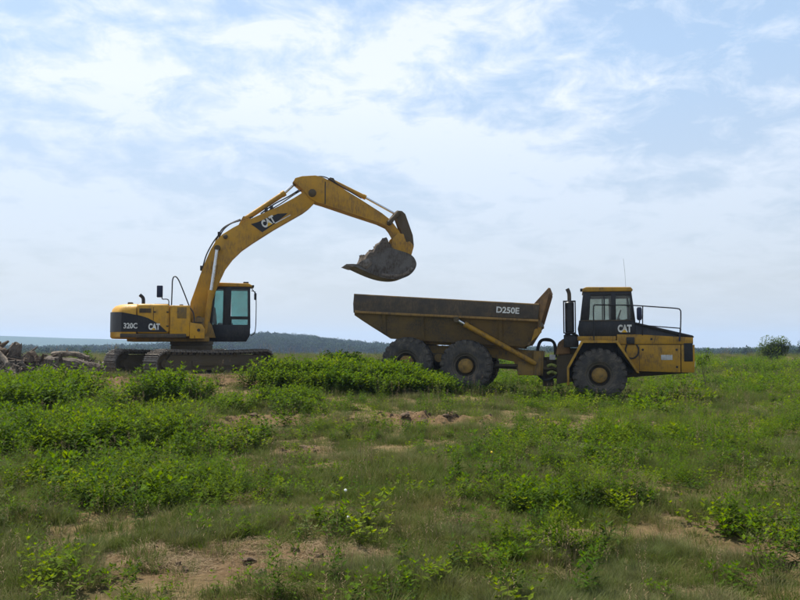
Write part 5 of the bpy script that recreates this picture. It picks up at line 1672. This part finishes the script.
# ------------------------------------------------------------------ bushes, sapling, woods
def bush(name, x, y, w, h, seed, label, cat='bush', nl=2600, leaf_s=0.13, mat='tree_leaf', lobes=9):
    r_ = random.Random(seed)
    root = empty(name, (x, y, gz(x, y)))
    sm, lv = PB(), PB()
    cs = []
    for k in range(lobes):
        a = r_.uniform(0, 6.28); q = r_.uniform(0.1, 0.38) * w
        c = Vector((math.cos(a) * q, math.sin(a) * q * 0.8, h * r_.uniform(0.35, 0.82)))
        cs.append((c, r_.uniform(0.16, 0.26) * min(w, h * 1.3)))
        sm.stick([Vector((r_.uniform(-.1, .1), r_.uniform(-.1, .1), -0.1)), c * 0.5 + Vector((0, 0, 0.05)), c + Vector((0, 0, 0.1))], 0.045 * h / 2 if h > 1.9 else 0.012, 0.008, 6)
    for _ in range(nl):
        c, rr_ = cs[r_.randrange(len(cs))]
        d = Vector((r_.gauss(0, 1), r_.gauss(0, 1), r_.gauss(0, 0.8))).normalized()
        P = c + d * rr_ * (r_.random() ** 0.4) * 1.15
        if P.z < 0.02: continue
        ld = (d + Vector((r_.uniform(-1, 1), r_.uniform(-1, 1), r_.uniform(-0.6, 0.6)))).normalized()
        lv.leaf(P, ld, UP, leaf_s * r_.uniform(0.7, 1.3), leaf_s * 0.5, 0.2)
    for nm, pb, mt in (('trunk', sm, 'bark'), ('crown', lv, mat)):
        o = bpy.data.objects.new(nm, pb.mesh(nm, mt)); COL.objects.link(o); o.parent = root
    tag(root, label, cat)
    return root


bush('roadside_bush', 31.75, 70.0, 2.9, 1.95, 4, 'round dark green bush standing alone in the field at far right', mat='leaf_dark', nl=6000, leaf_s=0.17, lobes=14)
bush('sapling_tree', -11.75, 30.5, 0.75, 1.0, 8, 'small green sapling growing behind the dead wood pile', 'sapling', 420, 0.12, 'leaf', 5)
bush('sapling_tree', 11.78, 31.8, 0.8, 1.80, 10, 'thin leafy sapling showing past the nose of the truck', 'sapling', 160, 0.12, 'leaf', 3)


def far_tree(seed):
    r_ = random.Random(seed)
    pb = PB()
    lobes = []
    for k in range(7):
        a = r_.uniform(0, 6.28); q = r_.uniform(0.05, 0.3)
        lobes.append((Vector((math.cos(a) * q, math.sin(a) * q, r_.uniform(0.35, 0.85))), r_.uniform(0.15, 0.26)))
    for _ in range(620):
        c, rr_ = lobes[r_.randrange(7)]
        d = Vector((r_.gauss(0, 1), r_.gauss(0, 1), r_.gauss(0, 1))).normalized()
        P = c + d * rr_ * r_.uniform(0.8, 1.0)
        ld = (d * 0.5 + Vector((r_.uniform(-1, 1), r_.uniform(-1, 1), r_.uniform(-0.5, 0.8)))).normalized()
        pb.leaf(P, ld, UP, r_.uniform(0.07, 0.12), 0.075, 0.2)
    pb.stick([Vector((0, 0, -0.1)), Vector((0, 0, 0.3)), Vector((0.02, 0, 0.6))], 0.03, 0.012, 5)
    return pb.mesh('far tree', 'far_leaf')


FAR = [far_tree(300 + i) for i in range(5)]
rs_ = np.random.RandomState(55)
pts = []
# the wooded ridge behind the machines
n = 7000
a = rs_.uniform(-36, 36, n)
r = rs_.uniform(480, 790, n)
x, y = r * np.sin(np.radians(a)), r * np.cos(np.radians(a))
z = ground_h(x, y)
for t_ in zip(x, y, z, rs_.randint(0, 5, n), rs_.uniform(6.0, 9.0, n), rs_.uniform(0, 6.28, n)):
    pts.append(t_)
# the belt of trees past the field on the right, and behind the pile on the left
for (a0, a1, r0, r1, m, h0, h1) in ((4, 34, 300, 420, 420, 5.5, 8.2), (-34, -12, 330, 470, 420, 6.0, 9.0), (25.6, 34, 190, 260, 80, 3.4, 4.4)):
    a = rs_.uniform(a0, a1, m); r = rs_.uniform(r0, r1, m)
    x, y = r * np.sin(np.radians(a)), r * np.cos(np.radians(a))
    z = ground_h(x, y)
    for t_ in zip(x, y, z, rs_.randint(0, 5, m), rs_.uniform(h0, h1, m), rs_.uniform(0, 6.28, m)):
        pts.append(t_)
scatter('distant_woods', pts, FAR, 'distant woods covering the low ridges behind the field', 'woods')


# ------------------------------------------------------------------ haze in the valley air
def build_haze():
    m, t, L = new_mat('summer haze')
    out = N(t, 'ShaderNodeOutputMaterial')
    v = N(t, 'ShaderNodeVolumePrincipled')
    v.inputs['Color'].default_value = (0.52, 0.70, 1.0, 1)
    v.inputs['Density'].default_value = 0.0003
    v.inputs['Anisotropy'].default_value = 0.2
    L(v.outputs[0], out.inputs['Volume'])
    b = MB(); b.box((-3150, -3150, -14), (3150, 3150, 60))
    o = b.build('haze', m, None, smooth=0)
    tag(o, 'pale summer haze hanging over the distant ridges', 'haze', kind='stuff')


build_haze()
